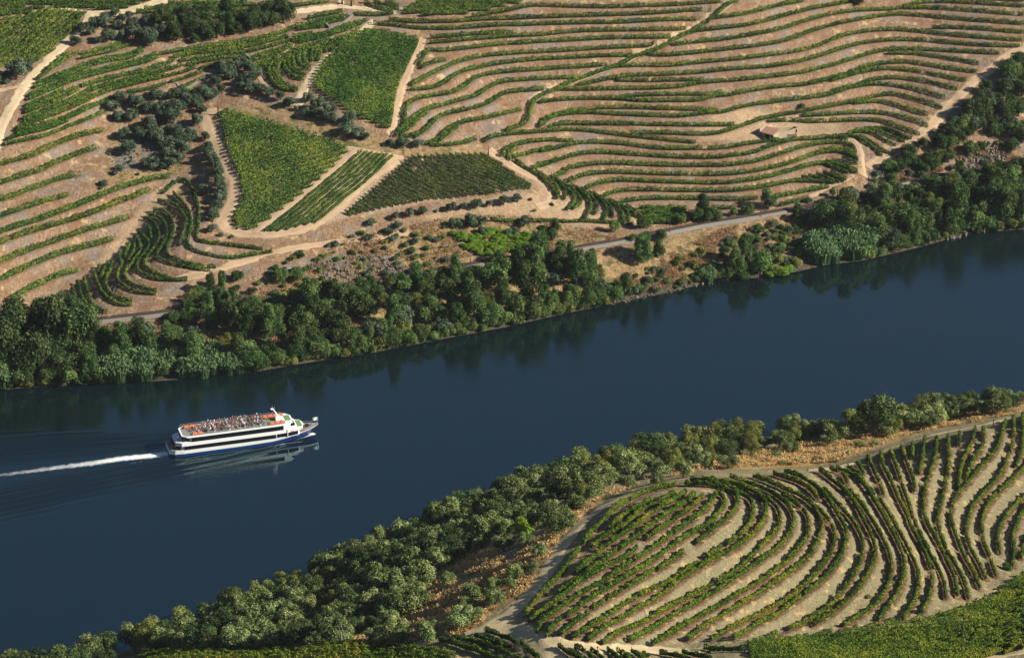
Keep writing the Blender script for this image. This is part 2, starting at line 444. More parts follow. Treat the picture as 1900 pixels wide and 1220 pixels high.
WHERE = {
 'upper left': ('on the narrow upper left terraces', 'vine rows on the upper left terraces'),
 'lower left': ('on the wide left edge terraces', 'vine rows on the lower left terraces'),
 'hollow': ('in the hollow by the gully', 'vine rows in the shaded hollow'),
 'top middle': ('in the plots below the oak wood', 'vine rows in the small upper plots'),
 'upper right left half': ('left of the diagonal path', 'vine rows left of the diagonal path'),
 'upper right': ('above the ruined farmhouse', 'vine rows right of the diagonal path'),
 'basin': ('between farmhouse and railway', 'vine rows in the basin'),
 'right end': ('on the shaded terrace end', 'vine rows at the shaded terrace end'),
 'fan': ('in the downswept fan of rows', 'vine rows in the fan'),
 'knoll': ('on the near knoll', 'vine rows on the near knoll'),
 'junction': ('beside the bottom dirt junction', 'vine rows at the dirt junction')}
NEAR_BLOCKS = ('knoll', 'junction')
# ---------------------------------------------------------------- lie of the land
FAR_BANK = [(-300,775),(-100,738),(0,722),(100,716),(200,712),(330,704),(480,688),(560,674),(700,652),(840,625),(940,606),(1040,583),(1150,560),(1250,540),(1320,522),(1440,512),(1530,492),(1600,483),(1700,460),(1800,432),(1900,425),(2000,408),(2250,370)]
NEAR_BANK = [(-300,1330),(-100,1290),(60,1247),(250,1203),(330,1180),(420,1138),(520,1102),(620,1058),(700,1018),(850,958),(950,922),(1060,880),(1150,862),(1260,828),(1400,812),(1500,800),(1620,783),(1720,765),(1830,746),(1900,738),(2000,722),(2250,690)]
RAIL_PX = [(-100,628),(0,611),(100,602),(189,592),(250,586),(310,578),(430,563),(560,545),(700,521),(800,503),(870,491),(930,481),(1050,463),(1120,451),(1200,436),(1300,416),(1400,400),(1450,391),(1500,383),(1556,373),(1640,347),(1700,333),(1750,325),(1800,316),(1865,303),(1950,290),(2100,268)]
FB = at_z(FAR_BANK, 0); NB = at_z(NEAR_BANK, 0)
def fb_y(x): return np.interp(x, FB[:, 0], FB[:, 1]) + np.where(x > FB[-1, 0], (x-FB[-1, 0])*.35, 0) + np.where(x < FB[0, 0], (x-FB[0, 0])*.2, 0)
def nb_y(x): return np.interp(x, NB[:, 0], NB[:, 1]) + np.where(x > NB[-1, 0], (x-NB[-1, 0])*.4, 0) + np.where(x < NB[0, 0], (x-NB[0, 0])*.4, 0)
CF, CN = .965, .93
def prof_far(s):
    return np.interp(s, [-60, -25, -6, 0, 4, 28, 40, 800, 1500, 3000, 9000], [-7, -5, -1.6, 0, 2.0, 11.5, 13.5, 287, 380, 430, 430])
def prof_near(s):
    return np.interp(s, [-60, -25, -6, 0, 3, 150, 700, 9000], [-7, -5, -1.6, 0, 1.6, 52, 230, 420])
def base_far(x, y): return prof_far((y-fb_y(x))*CF)
def base_near(x, y): return prof_near((nb_y(x)-y)*CN)
def hit_fn(uv, fn, t0=480., t1=2600., off=0.0, n=700):
    """first meeting of each line of sight with the surface fn(x, y)"""
    d = rays(uv); ts = np.linspace(t0, t1, n); cur = np.full(len(d), t1); found = np.zeros(len(d), bool)
    prev = None
    for t in ts:
        z = CAMZ+d[:, 2]*t; g = z-(fn(d[:, 0]*t, d[:, 1]*t)+off)
        if prev is not None:
            new = (~found) & (g <= 0)
            if new.any(): cur[new] = t; found |= new
        prev = g
        if found.all(): break
    lo = cur-(ts[1]-ts[0]); hi = cur.copy()
    for _ in range(16):
        m = (lo+hi)/2; g = CAMZ+d[:, 2]*m-(fn(d[:, 0]*m, d[:, 1]*m)+off); b = g <= 0
        hi = np.where(b, m, hi); lo = np.where(b, lo, m)
    return np.stack([d[:, 0]*hi, d[:, 1]*hi, CAMZ+d[:, 2]*hi], 1)
ctrl_f, ctrl_n = [], []
def level_far(px, z=None, soft=.55, dz=0):
    p = spline(px, 45); b = hit_fn(p, base_far, 850., 2600.)
    zz = b[:, 2]
    t = (np.full(len(p), z) if z is not None else soft*zz.mean()+(1-soft)*zz+dz)
    ctrl_f.append(at_z(p, t))
rp = spline(RAIL_PX, 30); ctrl_f.append(at_z(rp, 12.5))
for q in (FB,): ctrl_f.append(np.array([[x, fb_y(x), 0.] for x in np.linspace(-280, 280, 40)]))
for blk, idx in (('upper left', (4, 10, 13, 17, 23)), ('lower left', (0, 2, 4, 6, 7)), ('upper right left half', (1, 5, 9, 12, 14)),
                 ('upper right', (1, 3, 6, 8, 14, 17, 20)), ('basin', (5, 7, 9))):
    for i in idx: level_far(ROWS[blk][i])
for i, z in ((2, 27), (7, 22), (11, 19), (15, 16)): level_far(ROWS['hollow'][i], soft=.35)
level_far(T('X 100,560 170,500 240,440 300,380 345,335'), soft=.15, dz=-2.5)      # the dry gully
level_far(T('X 372,440 376,400 372,340 368,300 350,250'), soft=.1, dz=-1.5)
level_far(T('X 430,425 520,432 640,402 790,372 930,360'), soft=.35)
level_far(T('X -60,-70 500,-90 1000,-100 1500,-110 2000,-120'), soft=.3)
def fix_near(px, z): ctrl_n.append(at_z(spline(px, 40), z))
fix_near(T('X 1010,1165 1060,1090 1150,1010 1230,935'), 62)
fix_near(T('X 1130,1190 1210,1130 1300,1070 1400,985 1400,940 1290,893'), 57)
fix_near(T('X 1270,1195 1450,1090 1560,1000 1570,950 1500,900 1400,880'), 51)
fix_near(T('X 1430,1180 1600,1120 1700,1050 1695,985 1640,930 1560,875'), 45)
fix_near(T('X 1800,1130 1745,1020 1705,940 1672,858'), 40)
fix_near(T('X 1855,1110 1785,1010 1755,930 1790,860 1825,800'), 36)
fix_near(T('X 1975,1070 1890,1000 1905,900 1965,830'), 31)
fix_near(T('X 900,1165 960,1170'), 57.5); fix_near(T('X 1300,1205 1500,1190'), 55)
fix_near(T('X 1720,1152 1784,1132'), 42.5); fix_near(T('X 1837,1107 1900,1066'), 37.5)
fix_near(T('X 1560,868 1625,845'), 27); fix_near(T('X 1710,815 1795,797 1900,775'), 15)
fix_near(T('X 1900,1150 1950,1110'), 44); fix_near(T('X 1500,1240 1900,1240'), 50); fix_near(T('X 1100,1240 1300,1240'), 58)
fix_near(T('X 800,1215 950,1225'), 54); fix_near(T('X 600,1210 700,1215'), 47); fix_near(T('X 420,1225 500,1222'), 40); fix_near(T('X 280,1235'), 30)
fix_near(T('X 1190,912 1100,952'), 55); fix_near(T('X 1040,1010 1000,1080'), 59)
ctrl_n.append(np.array([[x, nb_y(x), 0.] for x in np.linspace(-150, 210, 30)]))
def fit(ctrl, base, L):
    P = np.vstack(ctrl); xy = P[:, :2]; r = P[:, 2]-base(P[:, 0], P[:, 1])
    D = np.linalg.norm(xy[:, None]-xy[None], axis=2)*(3**.5)/L
    w = np.linalg.solve((1+D)*np.exp(-D)+np.eye(len(P))*.02, r); return xy, w, L
def evalfit(f, x, y):
    xy, w, L = f; x = np.ravel(x); y = np.ravel(y); out = np.zeros(len(x)); s = 3**.5/L
    for i0 in range(0, len(x), 60000):
        a = x[i0:i0+60000].astype(np.float32); b = y[i0:i0+60000].astype(np.float32); acc = np.zeros(len(a), np.float32)
        for (px, py), ww in zip(xy, w):
            D = np.sqrt((a-np.float32(px))**2+(b-np.float32(py))**2)*np.float32(s); acc += np.float32(ww)*(1+D)*np.exp(-D)
        out[i0:i0+60000] = acc
    return out
FITF = fit(ctrl_f, base_far, 50.0); FITN = fit(ctrl_n, base_near, 45.0)
def axis(lo, hi, step, grow, far):
    a = list(np.arange(lo, hi+1e-6, step)); s = step
    while a[-1] < far: s *= grow; a.append(a[-1]+s)
    s = step
    while a[0] > -far: s *= grow; a.insert(0, a[0]-s)
    return np.array(a)
GX = axis(-235, 235, .95, 1.25, 7000)
GY = np.concatenate([np.arange(602, 880, .7), np.arange(880, 1262, .85)])
ext = [GY[-1]]; s = .85
while ext[-1] < 9000: s *= 1.22; ext.append(ext[-1]+s)
pre = [GY[0]]; s = .7
while pre[-1] > -4000: s *= 1.25; pre.append(pre[-1]-s)
GY = np.concatenate([pre[1:][::-1], GY, ext[1:]])
# coarse evaluation of the smooth part, then refined bilinearly
cx = np.unique(np.concatenate([GX[(GX < -300) | (GX > 300)], np.arange(-300, 301, 4.)])); cy = np.unique(np.concatenate([GY[(GY < 560) | (GY > 1340)], np.arange(560, 1341, 4.)]))
CXg, CYg = np.meshgrid(cx, cy)
def bilin(ax, ay, Z, x, y):
    i = np.clip(np.searchsorted(ax, x)-1, 0, len(ax)-2); j = np.clip(np.searchsorted(ay, y)-1, 0, len(ay)-2)
    fx = np.clip((x-ax[i])/(ax[i+1]-ax[i]), 0, 1); fy = np.clip((y-ay[j])/(ay[j+1]-ay[j]), 0, 1)
    return (Z[j, i]*(1-fx)+Z[j, i+1]*fx)*(1-fy)+(Z[j+1, i]*(1-fx)+Z[j+1, i+1]*fx)*fy
def cub(ax, ay, Z, x, y): return bilin(ax, ay, Z, x, y)
RF = evalfit(FITF, CXg, CYg).reshape(CXg.shape); RN = evalfit(FITN, CXg, CYg).reshape(CXg.shape)
def vnoise(x, y, s, seed=0):
    """smooth value noise"""
    x = x/s+seed*17.3; y = y/s+seed*9.1; xi = np.floor(x).astype(np.int64); yi = np.floor(y).astype(np.int64); fx = x-xi; fy = y-yi
    fx = fx*fx*(3-2*fx); fy = fy*fy*(3-2*fy)
    def h(a, b):
        n = (a*374761393+b*668265263+seed*144665) & 0xffffffff; n = ((n ^ (n >> 13))*1274126177) & 0xffffffff; return ((n ^ (n >> 16)) & 0xffff)/65535.
    return (h(xi, yi)*(1-fx)+h(xi+1, yi)*fx)*(1-fy)+(h(xi, yi+1)*(1-fx)+h(xi+1, yi+1)*fx)*fy-.5
def smooth_h(x, y):
    x = np.asarray(x, float); y = np.asarray(y, float); mid = (fb_y(x)+nb_y(x))/2
    sf = (y-fb_y(x))*CF; sn = (nb_y(x)-y)*CN
    zf = base_far(x, y)+bilin(cx, cy, RF, x, y)*np.clip((sf+6)/10, 0, 1)
    zn = base_near(x, y)+bilin(cx, cy, RN, x, y)*np.clip((sn+6)/10, 0, 1)
    zf = np.where(sf > 0, np.maximum(zf, .02+.12*np.minimum(sf, 8)), np.minimum(zf, -.05))
    zn = np.where(sn > 0, np.maximum(zn, .02+.2*np.minimum(sn, 8)), np.minimum(zn, -.05))
    return np.where(y > mid, zf, zn)
MX, MY = np.meshgrid(GX, GY)
Z0 = smooth_h(MX.ravel(), MY.ravel()).reshape(MX.shape)
core = (np.abs(MX) < 400) & (MY > 560) & (MY < 1400)
def gridh(Z): return lambda x, y: bilin(GX, GY, Z, x, y)
h0 = gridh(Z0)
def drop(px, h, off=0.0): return hit_fn(px, h, 600., 2000., off)
# ---- rows laid on the land
ROW3 = []          # (block, index, Nx3 points on the ground)
for blk, lst in ROWS.items():
    for i, px in enumerate(lst):
        p = spline(px, 4.0 if blk in NEAR_BLOCKS else 5.0)
        w3 = drop(p, h0, .95 if blk in NEAR_BLOCKS else 1.0)
        for _ in range(2): w3[1:-1, :2] = (w3[:-2, :2]+2*w3[1:-1, :2]+w3[2:, :2])/4
        if blk in NEAR_BLOCKS:     # keep to this bank
            ok = w3[:, 1] < nb_y(w3[:, 0])-3
        else: ok = w3[:, 1] > fb_y(w3[:, 0])+4
        w3 = w3[ok]
        if len(w3) < 2: continue
        seg = np.linalg.norm(np.diff(w3[:, :2], axis=0), axis=1); cut = np.where(seg > 14)[0]
        if len(cut):
            parts = np.split(w3, cut+1); w3 = max(parts, key=len)
            print('row split', blk, i, [len(q) for q in parts])
        ROW3.append((blk, i, w3))
# ---- benches: the ground is levelled along every row
kd_pts = np.vstack([np.column_stack([r[:, 0], r[:, 1]]) for _, _, r in ROW3]) if ROW3 else np.zeros((0, 2))
dens = []
for blk, i, r in ROW3:
    if blk in ('junction',): continue
    L = np.linalg.norm(np.diff(r[:, :2], axis=0), axis=1).sum(); n = max(2, int(L/.8))
    s = np.concatenate([[0], np.cumsum(np.linalg.norm(np.diff(r[:, :2], axis=0), axis=1))]); t = np.linspace(0, s[-1], n)
    dens.append(np.column_stack([np.interp(t, s, r[:, 0]), np.interp(t, s, r[:, 1]), np.full(n, blk in NEAR_BLOCKS)]))
dens = np.vstack(dens)
kd = kdtree.KDTree(len(dens))
for k, (a, b, c) in enumerate(dens): kd.insert((a, b, 0), k)
kd.balance()
ZR = h0(dens[:, 0], dens[:, 1])
Z1 = Z0.copy(); ROWD = np.full(Z0.shape, 20.0)
near_any = np.zeros(Z0.shape, bool)
# candidates: cells within 9 m of a row, found by stamping
ix = np.searchsorted(GX, dens[:, 0]); iy = np.searchsorted(GY, dens[:, 1])
for dx in range(-9, 10, 3):
    for dy in range(-9, 10, 3):
        for ox in range(3):
            for oy in range(3): near_any[np.clip(iy+dy+oy, 0, len(GY)-1), np.clip(ix+dx+ox, 0, len(GX)-1)] = True
J, I_ = np.where(near_any & core)
for j, i in zip(J.tolist(), I_.tolist()):
    x = GX[i]; y = GY[j]; co, k, d = kd.find((x, y, 0))
    ROWD[j, i] = d
    if d < 2.95:
        n = dens[k, 2]; a = 1.2 if n else 1.9; b = 2.2 if n else 2.9
        t = min(1, max(0, (d-a)/(b-a))); t = t*t*(3-2*t)
        Z1[j, i] = ZR[k]*(1-t)+Z1[j, i]*t
rough = (vnoise(MX, MY, 5, 1)*.5+vnoise(MX, MY, 1.9, 2)*.35)*np.clip((ROWD-1.0)/2, 0, 1)
rough += vnoise(MX, MY, 23, 3)*1.2*np.clip((ROWD-6)/8, 0, 1)
Z1 = Z1+np.where(core & (Z0 > .3), rough*np.clip(Z0/3, 0, 1), 0)
FROZEN = Z1
h1 = gridh(Z1)
# ---------------------------------------------------------------- ground, tracks, water
def inpoly(p, poly):
    p = np.atleast_2d(p); x, y = p[:, 0], p[:, 1]; P = np.asarray(poly, float); ins = np.zeros(len(p), bool); n = len(P)
    for i in range(n):
        x0, y0 = P[i]; x1, y1 = P[(i+1) % n]
        if y0 == y1: continue
        c = ((y0 > y) != (y1 > y)) & (x < (x1-x0)*(y-y0)/(y1-y0)+x0); ins ^= c
    return ins
def place_poly(px): return drop(px, h1)[:, :2]
def blur(A, n=1):
    for _ in range(n):
        B = A.copy(); B[1:-1, 1:-1] = (A[1:-1, 1:-1]*2+A[:-2, 1:-1]+A[2:, 1:-1]+A[1:-1, :-2]+A[1:-1, 2:])/6; A = B
    return A
pts = np.column_stack([MX.ravel(), MY.ravel()])
def region(px_list, soft=2):
    A = np.zeros(MX.shape)
    for px in px_list:
        A = np.maximum(A, inpoly(pts, place_poly(px)).reshape(MX.shape).astype(float))
    return blur(A, soft)
SCRUB = region([T('X 420,560 560,520 600,470 700,470 760,430 840,400 1000,400 1150,440 1160,470 1050,480 930,490 860,510 760,520 640,560 500,600 430,590'),
                T('X 200,610 420,600 600,590 760,560 1000,500 1160,460 1340,420 1500,400 1560,420 1300,520 1150,550 1000,560 700,640 500,680 300,690 200,680'),
                T('X 415,195 560,190 620,235 760,280 890,275 900,285 760,290 650,275 500,215'),
                T('X 1620,360 1680,300 1740,250 1900,290 1900,340 1750,340 1640,370'),
                T('X 205,240 260,220 340,290 340,320 250,345 200,330'),
                T('X 800,1140 1000,1000 1090,920 1300,860 1560,800 1900,740 1900,762 1700,800 1560,856 1300,870 1210,890 1110,935 1050,985 980,1090 880,1160 700,1200')])
ROCK = region([T('X 560,480 700,465 770,500 780,530 620,530'), T('X 1740,268 1870,262 1870,300 1760,330'), T('X 1600,310 1680,300 1700,340 1620,350'), T('X 220,240 300,270 290,310 210,320')], 3)
FIELDSOIL = region([T('X 400,205 660,275 740,290 640,405 500,435 440,425'), T('X 640,404 762,291 897,287 985,352 800,372')], 1)
BARE = region([T('X 770,405 900,370 1000,360 1080,400 1130,420 900,410'), T('X 975,290 1000,360 1080,405 1150,430 1060,350'), T('X 100,570 240,410 300,350 350,330 240,470 160,540'), T('X 1340,200 1560,215 1560,250 1420,265 1300,262 1290,240')], 2)
cells_ok = (MX[:-1, :-1] > -1e9)
ny, nx = MX.shape
V = np.column_stack([MX.ravel(), MY.ravel(), Z1.ravel()])
idx = np.arange(ny*nx).reshape(ny, nx)
F = np.stack([idx[:-1, :-1], idx[:-1, 1:], idx[1:, 1:], idx[1:, :-1]], -1).reshape(-1, 4)
nearside = (MY < (fb_y(MX)+nb_y(MX))/2).astype(float)
def node(t, k, **kw):
    n = t.nodes.new('ShaderNode'+k)
    for a, b in kw.items(): setattr(n, a, b)
    return n
def noise(t, vec, scale, detail=4, rough=.55, dim='3D'):
    n = node(t, 'TexNoise'); n.inputs['Scale'].default_value = scale; n.inputs['Detail'].default_value = detail; n.inputs['Roughness'].default_value = rough
    t.links.new(vec, n.inputs['Vector']); return n.outputs['Fac']
def mixc(t, f, a, b):
    m = node(t, 'Mix', data_type='RGBA')
    for s, v in ((0, f), (6, a), (7, b)):
        if isinstance(v, (int, float)): m.inputs[s].default_value = v
        elif isinstance(v, tuple): m.inputs[s].default_value = (*v, 1)
        else: t.links.new(v, m.inputs[s])
    return m.outputs[2]
def mth(t, op, a, b=None, c=None):
    m = node(t, 'Math', operation=op)
    for i, v in enumerate((a, b, c)):
        if v is None: continue
        if isinstance(v, (int, float)): m.inputs[i].default_value = v
        else: t.links.new(v, m.inputs[i])
    return m.outputs[0]
def rng(t, v, a, b, c=0., d=1.):
    m = node(t, 'MapRange'); m.clamp = True
    for i, q in enumerate((a, b, c, d)): m.inputs[i+1].default_value = q
    t.links.new(v, m.inputs[0]); return m.outputs[0]
def attr(t, n): a = node(t, 'Attribute'); a.attribute_name = n; return a.outputs['Fac']
gm, t, b = mat('ground')
tc = node(t, 'TexCoord').outputs['Object']
mp = node(t, 'Mapping'); mp.inputs['Scale'].default_value = (1, .45, .45); t.links.new(tc, mp.inputs[0]); stretched = mp.outputs[0]
nbig = noise(t, tc, .035, 4); nmid = noise(t, tc, .16, 6, .65); nsm = noise(t, tc, .9, 5, .7); nstr = noise(t, stretched, 1.1, 4, .7); nfine = noise(t, tc, 3.2, 3, .7)
# far bank: tan schist soil, orange-brown dry weeds, pale straw, grey stone
soil = ramp(t, [(.3, (.13, .086, .055)), (.5, (.265, .18, .115)), (.7, (.42, .305, .20))], nstr).outputs[0]
weed = ramp(t, [(.25, (.10, .056, .033)), (.5, (.22, .125, .074)), (.8, (.36, .22, .13))], nfine).outputs[0]
c = mixc(t, rng(t, mth(t, 'MULTIPLY_ADD', nfine, .5, mth(t, 'MULTIPLY', nmid, .6)), .52, .62), soil, weed)
c = mixc(t, mth(t, 'MULTIPLY', rng(t, noise(t, tc, 1.7, 3, .6), .57, .64), .7), c, (.06, .062, .03))
grey = ramp(t, [(.3, (.135, .118, .102)), (.7, (.31, .27, .235))], nsm).outputs[0]
c = mixc(t, mth(t, 'MULTIPLY', rng(t, noise(t, tc, .09, 5, .7), .5, .62), .75), c, grey)
c = mixc(t, mth(t, 'MULTIPLY', rng(t, noise(t, tc, .23, 3, .6), .60, .68), .8), c, (.50, .36, .19))
fs = attr(t, 'fieldsoil'); c = mixc(t, fs, c, ramp(t, [(.3, (.30, .215, .15)), (.7, (.46, .35, .245))], nsm).outputs[0])
c = mixc(t, attr(t, 'bare'), c, ramp(t, [(.3, (.28, .19, .12)), (.55, (.40, .285, .18)), (.8, (.52, .40, .26))], nsm).outputs[0])
scr = ramp(t, [(.28, (.10, .072, .035)), (.42, (.21, .14, .07)), (.55, (.34, .235, .125)), (.75, (.47, .345, .19))], mth(t, 'MULTIPLY_ADD', nsm, .6, mth(t, 'MULTIPLY', nmid, .4))).outputs[0]
scr = mixc(t, rng(t, noise(t, tc, .3, 4, .7), .50, .60), scr, (.095, .10, .035))
c = mixc(t, attr(t, 'scrub'), c, scr)
# under the vines: darker worked soil
rowd = attr(t, 'rowd')
# near bank
stone = ramp(t, [(.3, (.08, .070, .036)), (.45, (.195, .17, .098)), (.62, (.29, .26, .15)), (.85, (.48, .43, .27))], mth(t, 'MULTIPLY_ADD', nfine, .55, mth(t, 'MULTIPLY', nsm, .45))).outputs[0]
red = ramp(t, [(.3, (.06, .032, .02)), (.5, (.15, .082, .05)), (.75, (.32, .21, .125))], nsm).outputs[0]
straw = ramp(t, [(.3, (.30, .20, .09)), (.7, (.58, .43, .20))], nfine).outputs[0]
n1 = mixc(t, rng(t, mth(t, 'ADD', rowd, mth(t, 'MULTIPLY', nmid, 2.6)), 1.9, 2.7), red, stone)
n1 = mixc(t, mth(t, 'MULTIPLY', rng(t, noise(t, tc, .42, 4, .6), .57, .65), .9), n1, straw)
n1 = mixc(t, mth(t, 'MULTIPLY', rng(t, noise(t, tc, .5, 5, .75), .60, .68), .8), n1, (.26, .085, .05))
nscr = ramp(t, [(.3, (.12, .105, .035)), (.45, (.30, .19, .08)), (.6, (.45, .30, .125)), (.8, (.60, .44, .20))], mth(t, 'MULTIPLY_ADD', nsm, .6, mth(t, 'MULTIPLY', nmid, .4))).outputs[0]
nscr = mixc(t, rng(t, noise(t, tc, .35, 4, .7), .56, .66), nscr, (.10, .115, .03))
n1 = mixc(t, attr(t, 'scrub'), n1, nscr)
c = mixc(t, attr(t, 'near'), c, n1)
rk = ramp(t, [(.3, (.05, .045, .04)), (.5, (.16, .145, .13)), (.72, (.36, .33, .30))], noise(t, stretched, 1.4, 6, .8)).outputs[0]
c = mixc(t, mth(t, 'MULTIPLY', attr(t, 'rock'), rng(t, nmid, .38, .52)), c, rk)
c = mixc(t, attr(t, 'wet'), c, ramp(t, [(.35, (.035, .032, .02)), (.7, (.13, .11, .08))], nsm).outputs[0])
t.links.new(c, b.inputs['Base Color']); b.inputs['Roughness'].default_value = .95; b.inputs['Specular IOR Level'].default_value = .1
bp = node(t, 'Bump'); bp.inputs['Strength'].default_value = 1.0; bp.inputs['Distance'].default_value = .8
t.links.new(mth(t, 'ADD', mth(t, 'MULTIPLY', nsm, .7), mth(t, 'MULTIPLY', nfine, .35)), bp.inputs['Height']); t.links.new(bp.outputs[0], b.inputs['Normal'])
sfar = (MY-fb_y(MX))*CF; snear = (nb_y(MX)-MY)*CN
wet = np.clip(1.7-np.abs(np.where(nearside > .5, snear, sfar))/3.2, 0, 1)*((np.where(nearside > .5, snear, sfar)) > -1); wet = np.where(np.where(nearside > .5, snear, sfar) < 0, 1, wet)
ground = np_mesh('ground', V, F, mats=[gm], smooth=True, attrs=dict(scrub=SCRUB.ravel(), rock=ROCK.ravel(), near=nearside.ravel(), rowd=ROWD.ravel(), fieldsoil=FIELDSOIL.ravel(), bare=BARE.ravel(), wet=wet.ravel()))
meta(link(bpy.data.objects.new('ground', ground)), kind='structure')
# ---- tracks: strips laid on the ground with ragged edges and two wheel ruts
def trackmat(name, lo, hi, grass):
    m, t, b = mat(name); tc = node(t, 'TexCoord').outputs['Object']
    n = noise(t, tc, .5, 5, .7); f = noise(t, tc, 2.5, 4, .7)
    c = ramp(t, [(.25, lo), (.75, hi)], mth(t, 'MULTIPLY_ADD', n, .5, mth(t, 'MULTIPLY', f, .5))).outputs[0]
    e = attr(t, 'edge')       # 0 at the edge, 1 in the middle
    rut = rng(t, mth(t, 'ABSOLUTE', mth(t, 'SUBTRACT', e, .5)), .28, .1)
    c = mixc(t, mth(t, 'MULTIPLY', mth(t, 'SUBTRACT', 1, rut), mth(t, 'MULTIPLY', rng(t, f, .45, .6), .55)), c, grass)
    t.links.new(c, b.inputs['Base Color']); b.inputs['Roughness'].default_value = .95; b.inputs['Specular IOR Level'].default_value = .1
    bp = node(t, 'Bump'); bp.inputs['Distance'].default_value = .15; t.links.new(f, bp.inputs['Height']); t.links.new(bp.outputs[0], b.inputs['Normal']); return m
TM_PALE = trackmat('pale_dirt', (.40, .31, .20), (.60, .50, .34), (.34, .25, .14))
TM_TAN = trackmat('tan_dirt', (.34, .24, .155), (.50, .37, .25), (.25, .165, .09))
TM_NEAR = trackmat('grey_dirt', (.40, .32, .19), (.58, .49, .31), (.33, .24, .11))
def strip(px, width, z=.12, n=6, step=1.2, world=None):
    p = drop(spline(px, 5), h1) if world is None else world
    xy = p[:, :2].copy()
    for _ in range(3): xy[1:-1] = (xy[:-2]+2*xy[1:-1]+xy[2:])/4
    s = np.concatenate([[0], np.cumsum(np.linalg.norm(np.diff(xy, axis=0), axis=1))]); m = max(2, int(s[-1]/step)); tt = np.linspace(0, s[-1], m)
    X = np.interp(tt, s, xy[:, 0]); Y = np.interp(tt, s, xy[:, 1]); dx = np.gradient(X); dy = np.gradient(Y); L = np.hypot(dx, dy)+1e-9
    nxv, nyv = -dy/L, dx/L; rows_ = []
    for k in range(n+1):
        f = k/n*2-1; jit = (vnoise(tt, tt*0+k*50, 2.2, 5)+vnoise(tt, tt*0+k*50, .9, 6)*.6)*.7*abs(f)**3
        o = (f*width/2)+np.sign(f)*jit*min(1.6, width*.35); rows_.append(np.column_stack([X+nxv*o, Y+nyv*o]))
    G = np.stack(rows_, 1); xyv = G.reshape(-1, 2)
    zz = h1(xyv[:, 0], xyv[:, 1]); edge = np.tile(1-np.abs(np.linspace(-1, 1, n+1)), m)
    zz = zz+z-np.where(edge < .01, z+.06, 0)
    idx = np.arange(m*(n+1)).reshape(m, n+1)
    F = np.stack([idx[:-1, :-1], idx[1:, :-1], idx[1:, 1:], idx[:-1, 1:]], -1).reshape(-1, 4)[:, ::-1]
    return np.column_stack([xyv, zz]), F, edge
def track(px, width, m, z=.12):
    V, F, e = strip(px, width, z); me = np_mesh('dirt_track', V, F, mats=[m], attrs=dict(edge=e), smooth=True)
    return meta(link(bpy.data.objects.new('dirt_track', me)), kind='structure')
track(T('A -60,1350 0,1150 60,1010 140,890 200,780 300,660 420,530 570,400 700,265 790,150 780,105'), 4.6, TM_PALE)
track(T('A -120,810 0,795 100,775 205,755'), 2.6, TM_TAN, .15)
track(T('A 780,108 980,125 1100,100 1250,60 1440,0 1600,-60'), 4, TM_PALE, .14)
track(T('A 430,80 600,88 780,108'), 2.5, TM_PALE, .1)
track(T('D 1010,935 1050,830 1120,680 1200,580 1380,420 1560,290 1690,190'), 4.2, TM_PALE)
track(T('D 1880,110 1700,88 1500,65 1400,58 1200,78 980,112'), 2.6, TM_PALE, .1)
track(T('D 1400,58 1385,20 1390,-60'), 2.6, TM_PALE, .13)
track(T('D 960,400 860,490 700,580 650,640 690,720 780,790'), 2.2, TM_TAN)
track(T('F 500,335 480,390 420,520 350,680 290,850 262,1020 240,1130 190,1185'), 3.6, TM_TAN)
track(T('E 300,35 180,60 200,150 260,260 330,430 420,560 455,700 440,830 380,930 330,1010 400,1075 560,1110 800,1110 1000,1075 1180,1000 1350,870 1600,640 1880,450'), 5.5, TM_TAN, .1)
track(T('E 190,60 300,28 450,42 620,90 800,150 1000,225 1200,290 1500,365 1700,400 1890,440'), 2.4, TM_TAN, .14)
track(T('E 620,1100 800,960 1000,820 1250,610 1520,370'), 2.6, TM_TAN, .13)
track(T('H 0,400 230,430 330,440'), 2.6, TM_TAN, .12)
track(T('H 1080,370 1190,450 1330,540 1500,620 1620,720 1640,830 1500,870'), 4.5, TM_TAN, .12)
track(T('X 330,520 400,500 460,482 520,465 600,452 700,440 760,430'), 3.2, TM_TAN, .12)
track(T('K 2000,360 1900,425 1750,500 1600,620 1450,720 1330,850 1200,970 1100,1090 980,1185 W 880,310 760,390 640,450 540,540'), 5.0, TM_TAN, .12)
track(T('W 345,268 420,320 450,430 480,600'), 4.2, TM_TAN, .14)
track(T('W 400,590 340,625 200,690 20,780 -60,810'), 2.4, TM_TAN, .12)
track(T('G 1720,15 1600,110 1400,215 1200,320 1000,425 750,560 500,650 250,745 0,830 F 1440,900'), 2.2, TM_TAN, .12)
track(T('X 865,1180 915,1158 955,1130 985,1098 1012,1062 1034,1025 1062,985 1100,952 1140,930 1190,912'), 5.2, TM_NEAR)
track(T('X 1500,872 1560,866 1625,842 1710,812 1795,794 1900,770 1960,755'), 4.2, TM_NEAR)
track(T('X 900,1165 960,1172 1020,1190 1090,1202 1200,1205 1300,1207'), 5.0, TM_NEAR, .14)
track(T('X 955,1165 1000,1195 1040,1230 1060,1260'), 6.5, TM_NEAR, .16)
track(T('X 1600,1166 1720,1150 1784,1132 1837,1106 1900,1066 1950,1040'), 3.4, TM_NEAR, .12)
track(T('U 1350,1290 1600,1195 1750,1160 1950,1110'), 4.5, TM_NEAR, .14)
